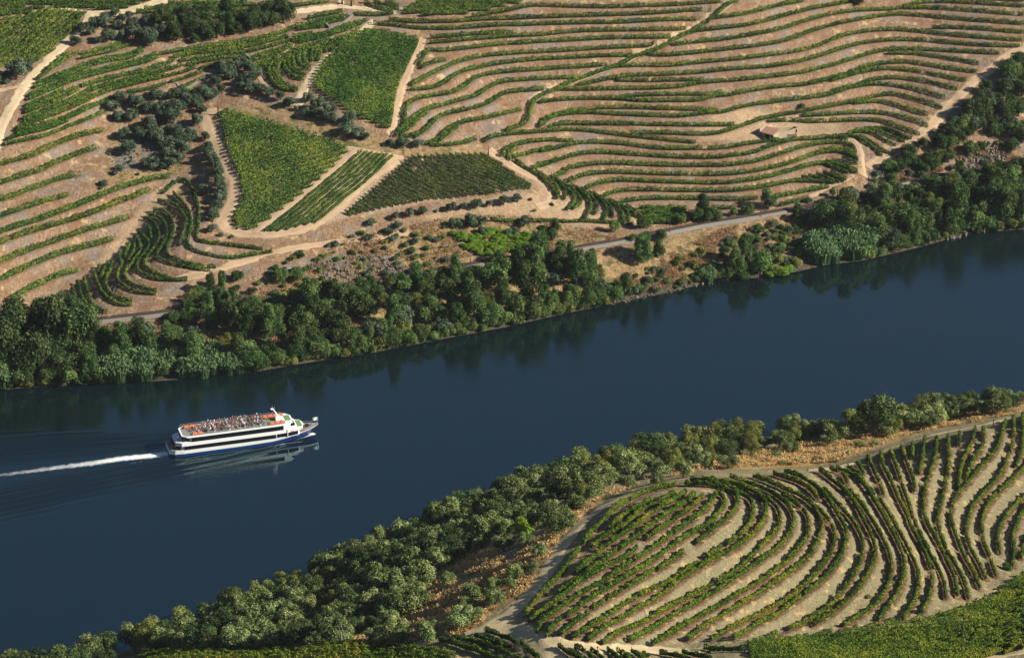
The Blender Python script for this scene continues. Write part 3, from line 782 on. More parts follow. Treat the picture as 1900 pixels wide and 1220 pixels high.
# ---- railway: ballast bed, two rails, sleepers
bm_, t, b = mat('ballast'); tc = node(t, 'TexCoord').outputs['Object']
t.links.new(ramp(t, [(.3, (.11, .098, .085)), (.7, (.24, .22, .195))], noise(t, tc, 4, 4, .8)).outputs[0], b.inputs['Base Color']); b.inputs['Roughness'].default_value = .9
rp3 = drop(spline(RAIL_PX, 6), h1); rxy = rp3[:, :2]
for _ in range(12): rxy[1:-1] = (rxy[:-2]+2*rxy[1:-1]+rxy[2:])/4
s = np.concatenate([[0], np.cumsum(np.linalg.norm(np.diff(rxy, axis=0), axis=1))]); m = int(s[-1]/2.0); tt = np.linspace(0, s[-1], m)
RX = np.interp(tt, s, rxy[:, 0]); RY = np.interp(tt, s, rxy[:, 1]); RZ = h1(RX, RY)
for _ in range(25): RZ[1:-1] = (RZ[:-2]+2*RZ[1:-1]+RZ[2:])/4
RZ = RZ+.45
dx = np.gradient(RX); dy = np.gradient(RY); L = np.hypot(dx, dy); NXv, NYv = -dy/L, dx/L
rail = meta(link(bpy.data.objects.new('railway_track', None)), kind='structure')
def sweep(name, prof, m_, parent):
    k = len(prof); Vv = []
    for o, z in prof: Vv.append(np.column_stack([RX+NXv*o, RY+NYv*o, RZ+z]))
    G = np.stack(Vv, 1).reshape(-1, 3); idx = np.arange(m*k).reshape(m, k)
    F = np.stack([idx[:-1, :-1], idx[1:, :-1], idx[1:, 1:], idx[:-1, 1:]], -1).reshape(-1, 4)[:, ::-1]
    return link(bpy.data.objects.new(name, np_mesh(name, G, F, mats=[m_])), parent)
sweep('ballast_bed', [(-2.5, -1.15), (-1.5, -.02)], bm_, rail); DARKB = plain('oily_ballast', (.115, .10, .088), .95); sweep('ballast_bed', [(-1.5, -.02), (1.5, -.02), (2.4, -.9)], DARKB, rail)
RUST = plain('rusty_rail', (.10, .06, .045), .5, .3); SLEEP = plain('sleeper_wood', (.05, .04, .032), .9)
for o in (-.72, .72): sweep('rail', [(o-.09, -.02), (o-.09, .26), (o+.09, .26), (o+.09, -.02)], RUST, rail)
sl_ = MB()
mm = int(s[-1]/.75)
for q in np.linspace(0, s[-1], mm):
    x = np.interp(q, tt, RX); y = np.interp(q, tt, RY); z = np.interp(q, tt, RZ); a = np.interp(q, tt, NXv); c_ = np.interp(q, tt, NYv)
    P = [(x+a*o-c_*w_, y+c_*o+a*w_) for o, w_ in ((-1.3, -.14), (1.3, -.14), (1.3, .14), (-1.3, .14))]
    sl_.poly([(px, py, z+.08) for px, py in P])
so_ = sl_.obj('sleepers', SLEEP, rail); so_['kind'] = 'stuff'
RAILPT = (RX, RY, RZ)
# ---------------------------------------------------------------- the boat's place and course
B0 = at_z([(316, 850)], 0)[0]; B1 = at_z([(573, 816)], 0)[0]
bd = (B1-B0)[:2]; BL = np.linalg.norm(bd); bd = bd/BL; bn = np.array([-bd[1], bd[0]])       # bn: away from us
BOAT_O = B0[:2]+bn*4.2                                                                     # stern, on the keel line
BOAT_ANG = math.atan2(bd[1], bd[0])
# ---------------------------------------------------------------- river
wx = axis(-240, 240, 1.3, 1.3, 6900)
wy = np.concatenate([np.arange(600, 790, 1.6), np.arange(790, 905, .55), np.arange(905, 1075, 1.4)])
pre = [600.]; s_ = 1.6
while pre[-1] > -1500: s_ *= 1.3; pre.append(pre[-1]-s_)
ext = [wy[-1]]; s_ = 1.4
while ext[-1] < 4000: s_ *= 1.3; ext.append(ext[-1]+s_)
wy = np.concatenate([pre[1:][::-1], wy, ext[1:]])
wxf = np.unique(np.concatenate([wx[(wx < -232) | (wx > -50)], np.arange(-232, -50, .55)]))
WX, WY = np.meshgrid(wxf, wy)
la = (WX-BOAT_O[0])*bd[0]+(WY-BOAT_O[1])*bd[1]          # along the course, 0 at the stern
lt = (WX-BOAT_O[0])*bn[0]+(WY-BOAT_O[1])*bn[1]
near_b = (np.abs(la) < 160) & (np.abs(lt) < 90)
back = np.clip(BL-4-la, 0, 400)
ang = .185
wavez = np.zeros(WX.shape)
for sgn in (-1, 1):
    arm = back*ang+3.5; q = sgn*lt-arm                       # distance outside the arm
    env = np.exp(-(q/(2.2+back*.05))**2)*np.clip(back/10, 0, 1)*np.exp(-back/170)
    wavez += .46*env*(1+1.6*vnoise(la, lt, 14, 31))*np.sin((q+back*.035)*2*np.pi/3.6+vnoise(la, lt, 9, 3)*1.8)
    env2 = np.exp(-((sgn*lt-back*.10-3)/(2+back*.045))**2)*np.clip((back-8)/20, 0, 1)*np.exp(-back/150)
    wavez += .24*env2*np.sin((sgn*lt-.10*back)*2*np.pi/2.1+vnoise(la, lt, 5, 8)*2.2)
wavez += .10*np.exp(-(lt/4)**2)*np.clip(-la/6, 0, 1)*np.exp(la/60)*vnoise(la, lt, 1.6, 4)*2
inside = (la > -1) & (la < BL+4) & (np.abs(lt) < 5)
wavez = np.where(near_b & ~inside, wavez, wavez*.0)
dist = np.clip(-la, 0, 400)
f1 = np.where(la < .5, np.exp(-((lt+vnoise(la, lt*0, 9, 6)*.7)/(1.7+dist*.008))**2)*np.clip(1.0*np.exp(-dist/16)+.88*np.exp(-dist/110), 0, 1.25), 0)*(dist < 135)
f1 = f1+np.where((la < 0), .45*np.exp(-(lt/(3.5+dist*.02))**2)*np.exp(-dist/45), 0)
f1 = f1+np.where((la < 0), .5*np.exp(-((lt+3.6+dist*.03)/.5)**2)*np.exp(-((dist-12)/8)**2), 0)
bw = BL+3.2-la                                             # bow wave thrown off each side
hb = 4.35*np.clip(1-np.clip((la-BL*.62)/(BL*.42), 0, 1)**2, 0, 1)
for sgn in (-1, 1):
    q = sgn*lt-hb-.35-np.clip(bw, 0, 60)*.035
    f1 = f1+np.where((bw > 0) & (bw < 34) & (q > -1.5), 1.15*np.exp(-(q/(.45+.45*np.exp(-bw/6)))**2)*np.exp(-bw/14), 0)
    q2 = sgn*lt-3.6-np.clip(bw, 0, 80)*.115
    f1 = f1+np.where((bw > 5) & (bw < 50), .55*np.exp(-(q2/.5)**2)*np.exp(-bw/26), 0)
    f1 = f1+np.where((la > 0) & (la < BL) & (np.abs(sgn*lt-4.6) < 1.2), .42*np.exp(-((sgn*lt-4.65)/.35)**2), 0)
Vw = np.column_stack([WX.ravel(), WY.ravel(), wavez.ravel()])
idx = np.arange(WX.size).reshape(WX.shape)
Fw = np.stack([idx[:-1, :-1], idx[:-1, 1:], idx[1:, 1:], idx[1:, :-1]], -1).reshape(-1, 4)
wm, t, b = mat('river_water'); tc = node(t, 'TexCoord').outputs['Object']
mp1 = node(t, 'Mapping'); mp1.inputs['Rotation'].default_value = (0, 0, -BOAT_ANG+.15); mp1.inputs['Scale'].default_value = (.45, 1.3, 1); t.links.new(tc, mp1.inputs[0])
rip = noise(t, mp1.outputs[0], .55, 4, .6); rip2 = noise(t, mp1.outputs[0], 2.2, 3, .6); calm = rng(t, noise(t, tc, .014, 3), .44, .60, .12, 1.3)
hgt = mth(t, 'MULTIPLY', mth(t, 'ADD', mth(t, 'MULTIPLY', rip, .5), mth(t, 'MULTIPLY', rip2, .12)), calm)
bp = node(t, 'Bump'); bp.inputs['Strength'].default_value = .42; bp.inputs['Distance'].default_value = .25; t.links.new(hgt, bp.inputs['Height'])
b.inputs['Base Color'].default_value = (.0035, .0095, .0115, 1); b.inputs['Roughness'].default_value = .045; b.inputs['IOR'].default_value = 1.95; b.inputs['Specular Tint'].default_value = (.30, .76, .98, 1)
b.inputs['Specular IOR Level'].default_value = .5; t.links.new(bp.outputs[0], b.inputs['Normal'])
fa = attr(t, 'foam'); fn = mth(t, 'ADD', mth(t, 'MULTIPLY', noise(t, tc, 1.1, 6, .8), .7), mth(t, 'MULTIPLY', noise(t, tc, .5, 3, .6), .5))
ff = rng(t, mth(t, 'SUBTRACT', mth(t, 'MULTIPLY', fa, .72), fn), -.20, .42)
df = node(t, 'BsdfDiffuse'); df.inputs[0].default_value = (.78, .82, .84, 1)
ms = node(t, 'MixShader'); t.links.new(ff, ms.inputs[0]); t.links.new(b.outputs[0], ms.inputs[1]); t.links.new(df.outputs[0], ms.inputs[2])
t.links.new(ms.outputs[0], t.nodes['Material Output'].inputs[0])
river = np_mesh('river', Vw, Fw, mats=[wm], smooth=True, attrs=dict(foam=np.clip(f1, 0, 1.6).ravel()))
meta(link(bpy.data.objects.new('river', river)), kind='structure')
# ---------------------------------------------------------------- vines
RL = np.random.RandomState(11)
def leaf_quads(C, size, bias=None, spread=1.0, rs=RL, aspect=.8, diamond=True):
    n = len(C); N = rs.normal(size=(n, 3))*spread
    if bias is not None: N = N+bias
    N /= np.linalg.norm(N, axis=1)[:, None]+1e-9
    A = np.cross(N, rs.normal(size=(n, 3))); A /= np.linalg.norm(A, axis=1)[:, None]+1e-9; B = np.cross(N, A)
    s = np.asarray(size).reshape(-1, 1)*.5 if np.ndim(size) else size*.5
    if diamond: V = np.stack([C-A*s*1.2, C-B*s*aspect, C+A*s*1.2, C+B*s*aspect], 1)
    else: V = np.stack([C-A*s-B*s*aspect, C+A*s-B*s*aspect, C+A*s+B*s*aspect, C-A*s+B*s*aspect], 1)
    F = np.arange(4*n).reshape(n, 4); return V.reshape(-1, 3), F
VM_FAR = leafmat('vine_leaves_far', [(0, (.026, .066, .020)), (.35, (.074, .155, .032)), (.62, (.155, .24, .044)), (.85, (.27, .31, .055)), (1, (.34, .30, .06))], .14, .10)
VM_NEAR = leafmat('vine_leaves_near', [(0, (.030, .066, .012)), (.35, (.082, .162, .022)), (.6, (.175, .255, .034)), (.8, (.32, .35, .045)), (.93, (.46, .36, .055)), (1, (.32, .11, .04))], .3, .08)
WOODM = plain('vine_wood', (.10, .075, .055), .9)
def resample(p, step):
    s = np.concatenate([[0], np.cumsum(np.linalg.norm(np.diff(p[:, :2], axis=0), axis=1))]); n = max(3, int(s[-1]/step)); t = np.linspace(0, s[-1], n)
    return np.column_stack([np.interp(t, s, p[:, 0]), np.interp(t, s, p[:, 1])]), s[-1]
def hedge_leaves(p, per_m, size, width, height, low=.35, seedk=0, gap=.06, tintbase=None, neat=1.0):
    """leaf centres for a row of vines along p; gaps and uneven tops included"""
    xy, L = resample(p, 1.0); n = max(8, int(L*per_m)); t = RL.rand(n)*(len(xy)-1); i = np.minimum(t.astype(int), len(xy)-2); f = (t-i)[:, None]
    q = xy[i]*(1-f)+xy[i+1]*f; d = xy[i+1]-xy[i]; d /= np.linalg.norm(d, axis=1)[:, None]+1e-9; nn = np.column_stack([-d[:, 1], d[:, 0]])
    wob = vnoise(q[:, 0], q[:, 1], 1.3, 11)+.5*vnoise(q[:, 0], q[:, 1], .6, 12)
    wob = wob*neat*(1.1 if size < .3 else .75)
    hh = height*(1+.62*wob); ww = width*(1+.75*wob)
    a = RL.rand(n)*2*np.pi; r = np.sqrt(RL.rand(n))*.55+.45
    off = np.cos(a)*r*ww/2; zc = low*height+(hh-low*height)*(.5+.5*np.sin(a)*r)
    keep = vnoise(q[:, 0], q[:, 1], 2.6, 13) > (-.5+gap+.12*RL.rand(n))
    P = np.column_stack([q+nn*off[:, None], np.zeros(n)]); P[:, 2] = h1(P[:, 0], P[:, 1]); gz = h1(q[:, 0], q[:, 1]); P[:, 2] = np.maximum(gz, P[:, 2]-.3)+zc
    bias = np.column_stack([nn*np.cos(a)[:, None], np.sin(a)*.9+.35])*.9
    tint = .34+.42*vnoise(q[:, 0], q[:, 1], 9, 14)+.30*vnoise(q[:, 0], q[:, 1], 2.5, 15)+RL.normal(size=n)*.25+(np.sin(a) > .3)*.06
    if tintbase is not None: tint = tint+tintbase
    return P[keep], bias[keep], np.clip(tint[keep], 0, 1)
def stems(p, step, h, r=.05):
    xy, L = resample(p, step); mb = MB(); z = h1(xy[:, 0], xy[:, 1])
    V = []; F = []
    for k, ((x, y), zz) in enumerate(zip(xy, z)):
        x += RL.normal()*.05; y += RL.normal()*.05; b = len(V)
        for zq in (zz-.15, zz+h):
            for ax, ay in ((-r, -r), (r, -r), (r, r), (-r, r)): V.append((x+ax, y+ay, zq))
        for f in ((0, 1, 5, 4), (1, 2, 6, 5), (2, 3, 7, 6), (3, 0, 4, 7)): F.append([b+i for i in f])
    return np.array(V), np.array(F)
def vine_mesh(name, lines, near, dense=1.0, tintbase=None, width=None, height=None, posts=True, gap=None, neat=1.0):
    Vs, Fs, Ts, Ms = [], [], [], []; nb = 0
    for p in lines:
        if near: P, B, tt = hedge_leaves(p, 150*dense, .25, width or .88, height or 1.75, .2, gap=.08 if gap is None else gap, tintbase=tintbase, neat=neat); V, F = leaf_quads(P, .27+.17*RL.rand(len(P)), B, .75)
        else: P, B, tt = hedge_leaves(p, (150 if neat < .3 else 78)*dense, .42, width or 1.5, height or 1.95, .15, gap=.02 if gap is None else gap, tintbase=tintbase, neat=neat); V, F = leaf_quads(P, (.33+.17*RL.rand(len(P)))*(.66 if neat < .3 else 1), B, .75)
        Vs.append(V); Fs.append(F+nb); nb += len(V); Ts.append(tt); Ms.append(np.zeros(len(F), int))
        if posts:
            V, F = stems(p, 1.2 if near else 2.4, .75, .04 if near else .06); Vs.append(V); Fs.append(F+nb); nb += len(V); Ts.append(np.zeros(len(F))); Ms.append(np.ones(len(F), int))
            V, F = stems(p, 6.0, 1.95 if near else 2.0, .05); Vs.append(V); Fs.append(F+nb); nb += len(V); Ts.append(np.zeros(len(F))); Ms.append(np.ones(len(F), int))
    return np_mesh(name, np.vstack(Vs), np.vstack(Fs), np.concatenate(Ts), [VM_NEAR if near else VM_FAR, WOODM], np.concatenate(Ms))
byblock = {}
for blk, i, r in ROW3: byblock.setdefault(blk, []).append(r)
for blk, lst in byblock.items():
    near = blk in NEAR_BLOCKS; where, grp = WHERE[blk]
    horiz = blk not in ('knoll', 'junction', 'fan', 'hollow', 'right end')
    key = (lambda r: to_px(r)[:, 1].mean()) if horiz else (lambda r: to_px(r)[:, 0].mean())
    lst = sorted(lst, key=key)
    for k, r in enumerate(lst):
        L = np.linalg.norm(np.diff(r[:, :2], axis=0), axis=1).sum()
        tb = {'lower left': .10, 'knoll': .0, 'hollow': -.12, 'right end': -.15, 'upper left': .02, 'fan': -.12, 'junction': -.22, 'basin': .0}.get(blk, -.03)
        me = vine_mesh('vine_row', [r], near, tintbase=tb, width=2.7 if blk == 'lower left' else 1.15 if blk == 'upper left' else 1.0 if blk in ('hollow', 'fan', 'right end') else (1.55 if blk in ('upper right left half', 'upper right', 'basin') else None), height=2.2 if blk in ('lower left',) else 1.7 if blk in ('upper left', 'hollow', 'fan', 'right end') else None)
        o = link(bpy.data.objects.new('vine_row', me))
        size = 'short' if L < 25 else ('long' if L > 90 else 'middling')
        meta(o, f"{size} vine row {where}, {ordinal(k+1)} from the {'top' if horiz else 'left'}", 'vine row', grp)
NROWS = sum(len(v) for v in byblock.values())
# ---- closely planted fields: rows clipped to the plot
def plot_lines(px, d0, d1, spacing):
    poly = place_poly(px); a, b = place_poly([d0, d1]); d = (b-a)/np.linalg.norm(b-a); n = np.array([-d[1], d[0]])
    cs = poly @ n; out = []
    for c in np.arange(cs.min()+spacing*.5, cs.max(), spacing):
        ts = []
        for i in range(len(poly)):
            p, q = poly[i], poly[(i+1) % len(poly)]; cp, cq = p @ n-c, q @ n-c
            if cp*cq < 0: r = p+(q-p)*cp/(cp-cq); ts.append(r @ d)
        ts.sort()
        for k in range(0, len(ts)-1, 2):
            if ts[k+1]-ts[k] < 2: continue
            m = max(2, int((ts[k+1]-ts[k])/3)); u = np.linspace(ts[k], ts[k+1], m); out.append(np.column_stack([np.outer(u, d)+n*c, np.zeros(m)]))
    return out
def plot(px, d0, d1, spacing, label, near=False, dense=1.0, tb=0, **kw):
    me = vine_mesh('vineyard_plot', plot_lines(px, d0, d1, spacing), near, dense, tb, posts=near, **kw)
    return meta(link(bpy.data.objects.new('vineyard_plot', me)), label, 'vineyard', kind='stuff')
plot(T('X 675,60 700,58 773,72 777,80 760,118 743,152 733,182 730,212 726,238 712,241 650,213 585,165 582,150 602,115 640,82'), (600, 150), (740, 153), 2.0, 'square plot of dense green vines between two pale tracks', dense=1.0, tb=-.02, width=1.6, neat=.5)
plot(T('E 305,65 362,35 480,45 800,140 1480,370 1430,420 1200,650 900,890 600,1085 480,1070 440,990 510,850 520,720 470,560 400,400 350,220'), (449, 352), (560, 312), 2.05, 'large triangular plot of bright green vines beside the row of olive trees', tb=.02, dense=1.0, width=1.5, neat=.35)
plot(T('A -150,215 0,180 180,150 430,80 770,112 780,140 600,330 540,400 300,580 150,560 40,610 -150,640'), (40, 80), (120, 15), 2.3, 'dense green vine plot above the pale track at the upper left', dense=1.0, tb=.05, width=1.5)
plot(T('A -150,80 0,70 420,75 180,140 0,168 -150,190'), (10, 25), (80, 17), 1.9, 'dark green strip of vines at the upper left edge', dense=1.0, tb=-.15)
plot(T('A -150,-150 0,-150 1500,-120 1380,0 1100,88 950,98 760,90 420,68 0,58 -150,65'), (10, 5), (160, 8), 1.9, 'dense vine plot along the top left of the picture', tb=-.02)
plot(T('X 741,25 785,2 798,-28 985,-28 968,8 912,21 878,28 798,32'), (800, 20), (900, 16), 1.9, 'green vine plot at the top middle above the terraces', tb=-.05)
plot(T('X 1190,388 1275,386 1270,414 1200,414'), (1200, 400), (1260, 400), 1.9, 'small dark green vine plot just above the railway', tb=-.1)
plot(T('U -500,1290 -540,1065 -300,1040 0,1003 500,925 960,865 1300,795 1500,705 1700,595 1900,465 2050,380 2050,1080 1900,1110 1600,1180 1350,1290'), (1500, 1200), (1700, 1165), 1.75, 'broad green and yellow vine plot filling the bottom right corner', near=True, dense=.75, tb=-.02, gap=.03)
plot(T('X 262,1216 350,1210 480,1202 600,1196 700,1198 790,1206 870,1230 900,1262 240,1262'), (400, 1210), (700, 1208), 1.9, 'yellow green vine plot along the bottom edge below the olive slope', near=True, dense=.6, tb=.12)
for nm, px, d, sp, where, grp, tb in (
    ('a', T('E 700,1092 1560,385 1860,435 1200,1012 830,1095'), (T('E 700,1092')[0], T('E 1560,385')[0]), 1.6, 'beside the triangular plot', 'vine rows of the narrow plot', .0),
    ('b', T('X 637,406 634,402 762,293 897,288 925,303 955,325 986,346 985,353 930,359 890,364 795,372 686,394'), ((762, 293), (892, 363)), 1.9, 'in the dark striped plot', 'vine rows of the dark striped plot', -.08)):
    ls = sorted(plot_lines(px, d[0], d[1], sp), key=lambda r: to_px(np.column_stack([r[:, :2], h1(r[:, 0], r[:, 1])]))[:, 0].mean())
    print(nm, len(ls))
    for k, r in enumerate(ls):
        me = vine_mesh('vine_row', [r], False, 1.0, tb, width=.85 if nm == 'b' else 1.05, height=1.6 if nm == 'b' else 1.25, gap=0, posts=False, neat=.25); NROWS += 1
        meta(link(bpy.data.objects.new('vine_row', me)), f'straight vine row {where}, {ordinal(k+1)} from the left', 'vine row', grp)
print('vine rows', NROWS)
# ---------------------------------------------------------------- trees, shrubs, reeds
RT_ = np.random.RandomState(21)
OLIVE_N = leafmat('olive_leaves_near', [(0, (.020, .036, .010)), (.4, (.070, .105, .030)), (.7, (.16, .21, .072)), (1, (.34, .38, .17))], .1, .36)
OLIVE_F = leafmat('olive_leaves_far', [(0, (.024, .044, .026)), (.4, (.060, .094, .056)), (.75, (.11, .155, .094)), (1, (.19, .23, .15))], .12, .2)
OAK = leafmat('oak_leaves', [(0, (.014, .030, .013)), (.5, (.038, .070, .026)), (.85, (.075, .112, .040)), (1, (.14, .165, .055))], .15, .22)
BANKL = leafmat('riverside_leaves', [(0, (.022, .050, .018)), (.4, (.060, .115, .036)), (.75, (.115, .185, .056)), (1, (.23, .28, .09))], .3, .42)
LIME = leafmat('lime_leaves', [(0, (.06, .13, .012)), (.5, (.14, .27, .03)), (1, (.30, .42, .06))], .35, .1)
WILLOW = leafmat('willow_leaves', [(0, (.06, .075, .018)), (.4, (.14, .165, .04)), (.75, (.25, .27, .075)), (1, (.38, .38, .14))], .3, .22)
REED = leafmat('reed_leaves', [(0, (.06, .12, .05)), (.5, (.13, .23, .095)), (1, (.29, .40, .19))], .3, .12)
BARK = plain('bark', (.12, .095, .072), .95); PALEBARK = plain('pale_bark', (.32, .29, .25), .9)
def crown_mesh(name, kind, m, seed, n=2600, leaf=.105):
    rs = np.random.RandomState(seed); lobes = []
    if kind == 'olive':       # broad, billowing
        for k in range(11):
            a = rs.rand()*6.283; r = .18+.5*rs.rand()**.7; lobes.append((r*math.cos(a), r*math.sin(a), .55+.75*rs.rand()*(1-r*.6), .30+.16*rs.rand(), 1))
        zs = 1.0
    elif kind == 'oak':
        for k in range(15):
            a = rs.rand()*6.283; r = .62*rs.rand()**.5; lobes.append((r*math.cos(a), r*math.sin(a), .45+1.0*rs.rand()*(1-r*.7), .30+.16*rs.rand(), 1.05))
        zs = 1.0
    elif kind == 'tall':      # poplar and ash of the water's edge: tall lobes
        for k in range(17):
            a = rs.rand()*6.283; r = .58*rs.rand()**.5; z = .35+1.75*rs.rand(); q = 1-.32*(z/2.1)**2; lobes.append((r*q*math.cos(a), r*q*math.sin(a), z, .25+.14*rs.rand(), 1.15))
        zs = 1.0
    elif kind == 'bush':
        for k in range(9):
            a = rs.rand()*6.283; r = .6*rs.rand()**.6; lobes.append((r*math.cos(a), r*math.sin(a), .22+.5*rs.rand()*(1-r*.6), .30+.15*rs.rand(), .95))
        zs = .9
    elif kind == 'willow':    # loose upright plumes
        for k in range(12):
            a = rs.rand()*6.283; r = .6*rs.rand()**.6; lobes.append((r*math.cos(a), r*math.sin(a), .3+.95*rs.rand()*(1-r*.5), .24+.12*rs.rand(), 1.5))
        zs = 1.0
    elif kind == 'cypress':
        for k in range(9): lobes.append((0, 0, .3+.55*k, .42*(1-.085*k)**1.2, 1.5))
        zs = 1.0
    lobes = np.array(lobes); wgt = lobes[:, 3]**2; li = rs.choice(len(lobes), n, p=wgt/wgt.sum())
    D = rs.normal(size=(n, 3)); D /= np.linalg.norm(D, axis=1)[:, None]; D[:, 2] = np.where(D[:, 2] < -.55, -D[:, 2], D[:, 2])
    rr = lobes[li, 3]*(1.06-.45*rs.rand(n)**2.2)
    # twigs standing out of the outline
    rr *= 1+.22*(rs.rand(n) > .93)
    P = lobes[li, :3]+D*rr[:, None]*np.column_stack([np.ones(n), np.ones(n), lobes[li, 4]])
    nz = vnoise(P[:, 0]*40+seed*13, P[:, 1]*40+P[:, 2]*31, 7., seed)
    keep = nz > -.36
    P, D, li = P[keep], D[keep], li[keep]; nz = nz[keep]
    up = D[:, 2]
    tint = .42+.55*nz+.20*rs.normal(size=len(P))+.22*(lobes[li, 3] > .4)-.10+rs.rand(len(lobes))[li]*.25
    V, F = leaf_quads(P, leaf*(.7+.6*rs.rand(len(P))), D*1.1+[0, 0, .35], .75, rs, aspect=.75 if kind != 'willow' else .45)
    return np_mesh(name, V, F, np.clip(tint, 0, 1), [m])
def trunk_mesh(name, kind, m, seed):
    rs = np.random.RandomState(seed); mb = MB()
    H = {'olive': .75, 'oak': .8, 'tall': 1.5, 'bush': .35, 'willow': .6, 'cypress': 1.2}[kind]; r = {'olive': .085, 'oak': .10, 'tall': .06, 'bush': .04, 'willow': .04, 'cypress': .06}[kind]
    p = [(0, 0, -.18), (.02, .01, H*.3), (.05*rs.normal(), .05*rs.normal(), H*.62), (.08*rs.normal(), .08*rs.normal(), H)]
    mb.tube(p, [r*1.25, r, r*.75, r*.35], 7)
    if kind != 'cypress':
        for k in range(5):
            a = k*1.257+rs.rand(); z = H*(.25+.12*k); L = .45+.15*rs.rand()
            mb.tube([(p[1][0]*.8, p[1][1]*.8, z), (math.cos(a)*L*.5, math.sin(a)*L*.5, z+.22), (math.cos(a)*L, math.sin(a)*L, z+.5)], [r*.55, r*.4, r*.16], 5)
    return mb.mesh(name, [m])
PROTO = {}
def proto(key, kind, m, bark, nvar=4, n=2600, leaf=.105):
    PROTO[key] = [(crown_mesh('crown', kind, m, 100+7*i+len(PROTO)*31, n, leaf), trunk_mesh('trunk', kind, bark, 55+i)) for i in range(nvar)]
proto('olive_near', 'olive', OLIVE_N, BARK, 6, 5200, .082)
proto('bushy_near', 'oak', OAK, BARK, 3, 5200, .085)
proto('willow_near', 'willow', WILLOW, BARK, 4, 4200, .085)
proto('olive_far', 'olive', OLIVE_F, BARK, 6, 3000, .115)
proto('oak_far', 'oak', OAK, BARK, 4, 3600, .10)
proto('bank_tall', 'tall', BANKL, PALEBARK, 5, 4200, .10)
proto('bank_round', 'oak', BANKL, BARK, 4, 3400, .11)
proto('bush_far', 'bush', OLIVE_F, BARK, 4, 1500, .15)
proto('bush_green', 'bush', BANKL, BARK, 4, 1500, .15)
proto('bush_olive', 'bush', WILLOW, BARK, 3, 1800, .13)
proto('lime', 'oak', LIME, BARK, 2, 3200, .12)
proto('cypress', 'cypress', OAK, BARK, 1, 2200, .13)
PLACED = []       # pixel, radius, name, zone
def tree(u, v, w, key, name, zone, cat, sh=1.0, tone=None):
    p = drop([(u, v)], h1)[0]
    if p[2] < .04: return None
    R = w/2*depth_of(p)[0]/FPX; k = RT_.randint(len(PROTO[key])); cm, tm = PROTO[key][k]
    e = bpy.data.objects.new(name, None); COL.objects.link(e); e.location = p; e.rotation_euler = (0, 0, RT_.rand()*6.283)
    e.scale = (R, R, R*sh*(.9+.2*RT_.rand())); e.empty_display_size = .2
    link(bpy.data.objects.new('crown', cm), e); link(bpy.data.objects.new('trunk', tm), e)
    PLACED.append([e, u, v, R, name, zone, cat, tone]); return e
def trees(lst, key, name, zone, cat, sh=1.0, tone=None, dv=0):
    if 'olive_far' == key: dv = dv or 0; lst = [(u, v, w*1.14) for u, v, w in lst]
    for u, v, w in lst:
        kk = key if isinstance(key, str) else key[RT_.randint(len(key))]
        tree(u, v+dv, w, kk, name, zone, cat, sh, tone)
def fill(poly, n, wlo, whi, mind, mix, zone, seed, avoid=()):
    """scatter measured-density vegetation in an area; mix = [(weight, key, name, cat, height, tone)]"""
    rs = np.random.RandomState(seed); P = np.array(poly); lo, hi = P.min(0), P.max(0); got = [(a[1], a[2]) for a in PLACED if lo[0]-40 < a[1] < hi[0]+40 and lo[1]-40 < a[2] < hi[1]+40]; c = 0
    wts = np.array([m[0] for m in mix]); wts = wts/wts.sum()
    for _ in range(n*60):
        if c >= n: break
        q = lo+(hi-lo)*rs.rand(2)
        if not inpoly(q, P)[0]: continue
        if any((q[0]-a)**2+((q[1]-b)*1.7)**2 < mind**2 for a, b in got): continue
        m = mix[rs.choice(len(mix), p=wts)]; got.append(tuple(q)); c += 1
        tree(q[0], q[1], wlo+(whi-wlo)*rs.rand()**1.3, m[1], m[2], zone, m[3], m[4], m[5])
# --- upper groves
trees(TT('A', '1020,150,95 1145,158,80 920,178,90 1080,192,100 1290,222,110 850,248,120 930,232,110 1040,252,100 1160,242,110 730,292,120 800,305,90 665,398,105 870,378,90 950,368,130 1100,342,110 1170,335,150 1290,392,170 1335,405,120 1390,330,150 1250,320,80 1470,292,110'), 'olive_far', 'olive_tree', 'the top left grove', 'tree', .95)
trees(TT('A', '1450,182,170 1600,175,180 1750,185,190 1560,352,200 1700,305,200 1850,335,190 1725,375,100 1400,232,140 1640,242,180 1500,270,180'), 'oak_far', 'oak_tree', 'the dark top wood', 'tree', 1.0)
trees(TT('D', '250,165,180 380,155,190 300,335,170 450,305,150 600,268,210 700,235,170 800,228,170 885,205,210 860,115,200 480,225,160 150,300,160 60,240,160 60,330,120 200,240,190 380,250,200 520,190,120 640,180,160 760,150,180 920,150,160'), 'oak_far', 'oak_tree', 'the dark top wood', 'tree', 1.05)
trees(TT('A', '150,700,200 230,652,120 90,695,100 0,722,90 250,592,90 60,745,60 190,620,110'), 'olive_far', 'olive_tree', 'the pale track clump', 'tree')
trees(TT('A', '1000,985,140 1060,915,130 1060,1065,130 1160,1065,130 1200,945,150 1300,985,130 1370,885,120 1500,865,110 1430,985,130 1550,1005,160 1640,935,150 1720,935,140 1530,1085,170 1420,1085,120 1750,1095,100 1770,1005,110 1330,1125,160 1600,865,130'), 'olive_far', 'olive_tree', 'the upper central grove', 'tree', .95)
trees(TT('B', '1080,262,120 1140,415,150 1240,275,150 1350,292,170 1450,275,150 1550,265,170 1680,292,130 1400,352,150 1500,375,160 1600,335,150 1345,535,150 1480,545,150 1600,485,140 1500,455,150 1600,405,140'), 'olive_far', 'olive_tree', 'the lower central grove', 'tree', .95)
trees(TT('B', '1060,545,110 1010,585,70 910,682,105 1215,592,50 890,715,45 1150,480,50'), 'bush_far', 'shrub', 'the bare stony slope', 'shrub')
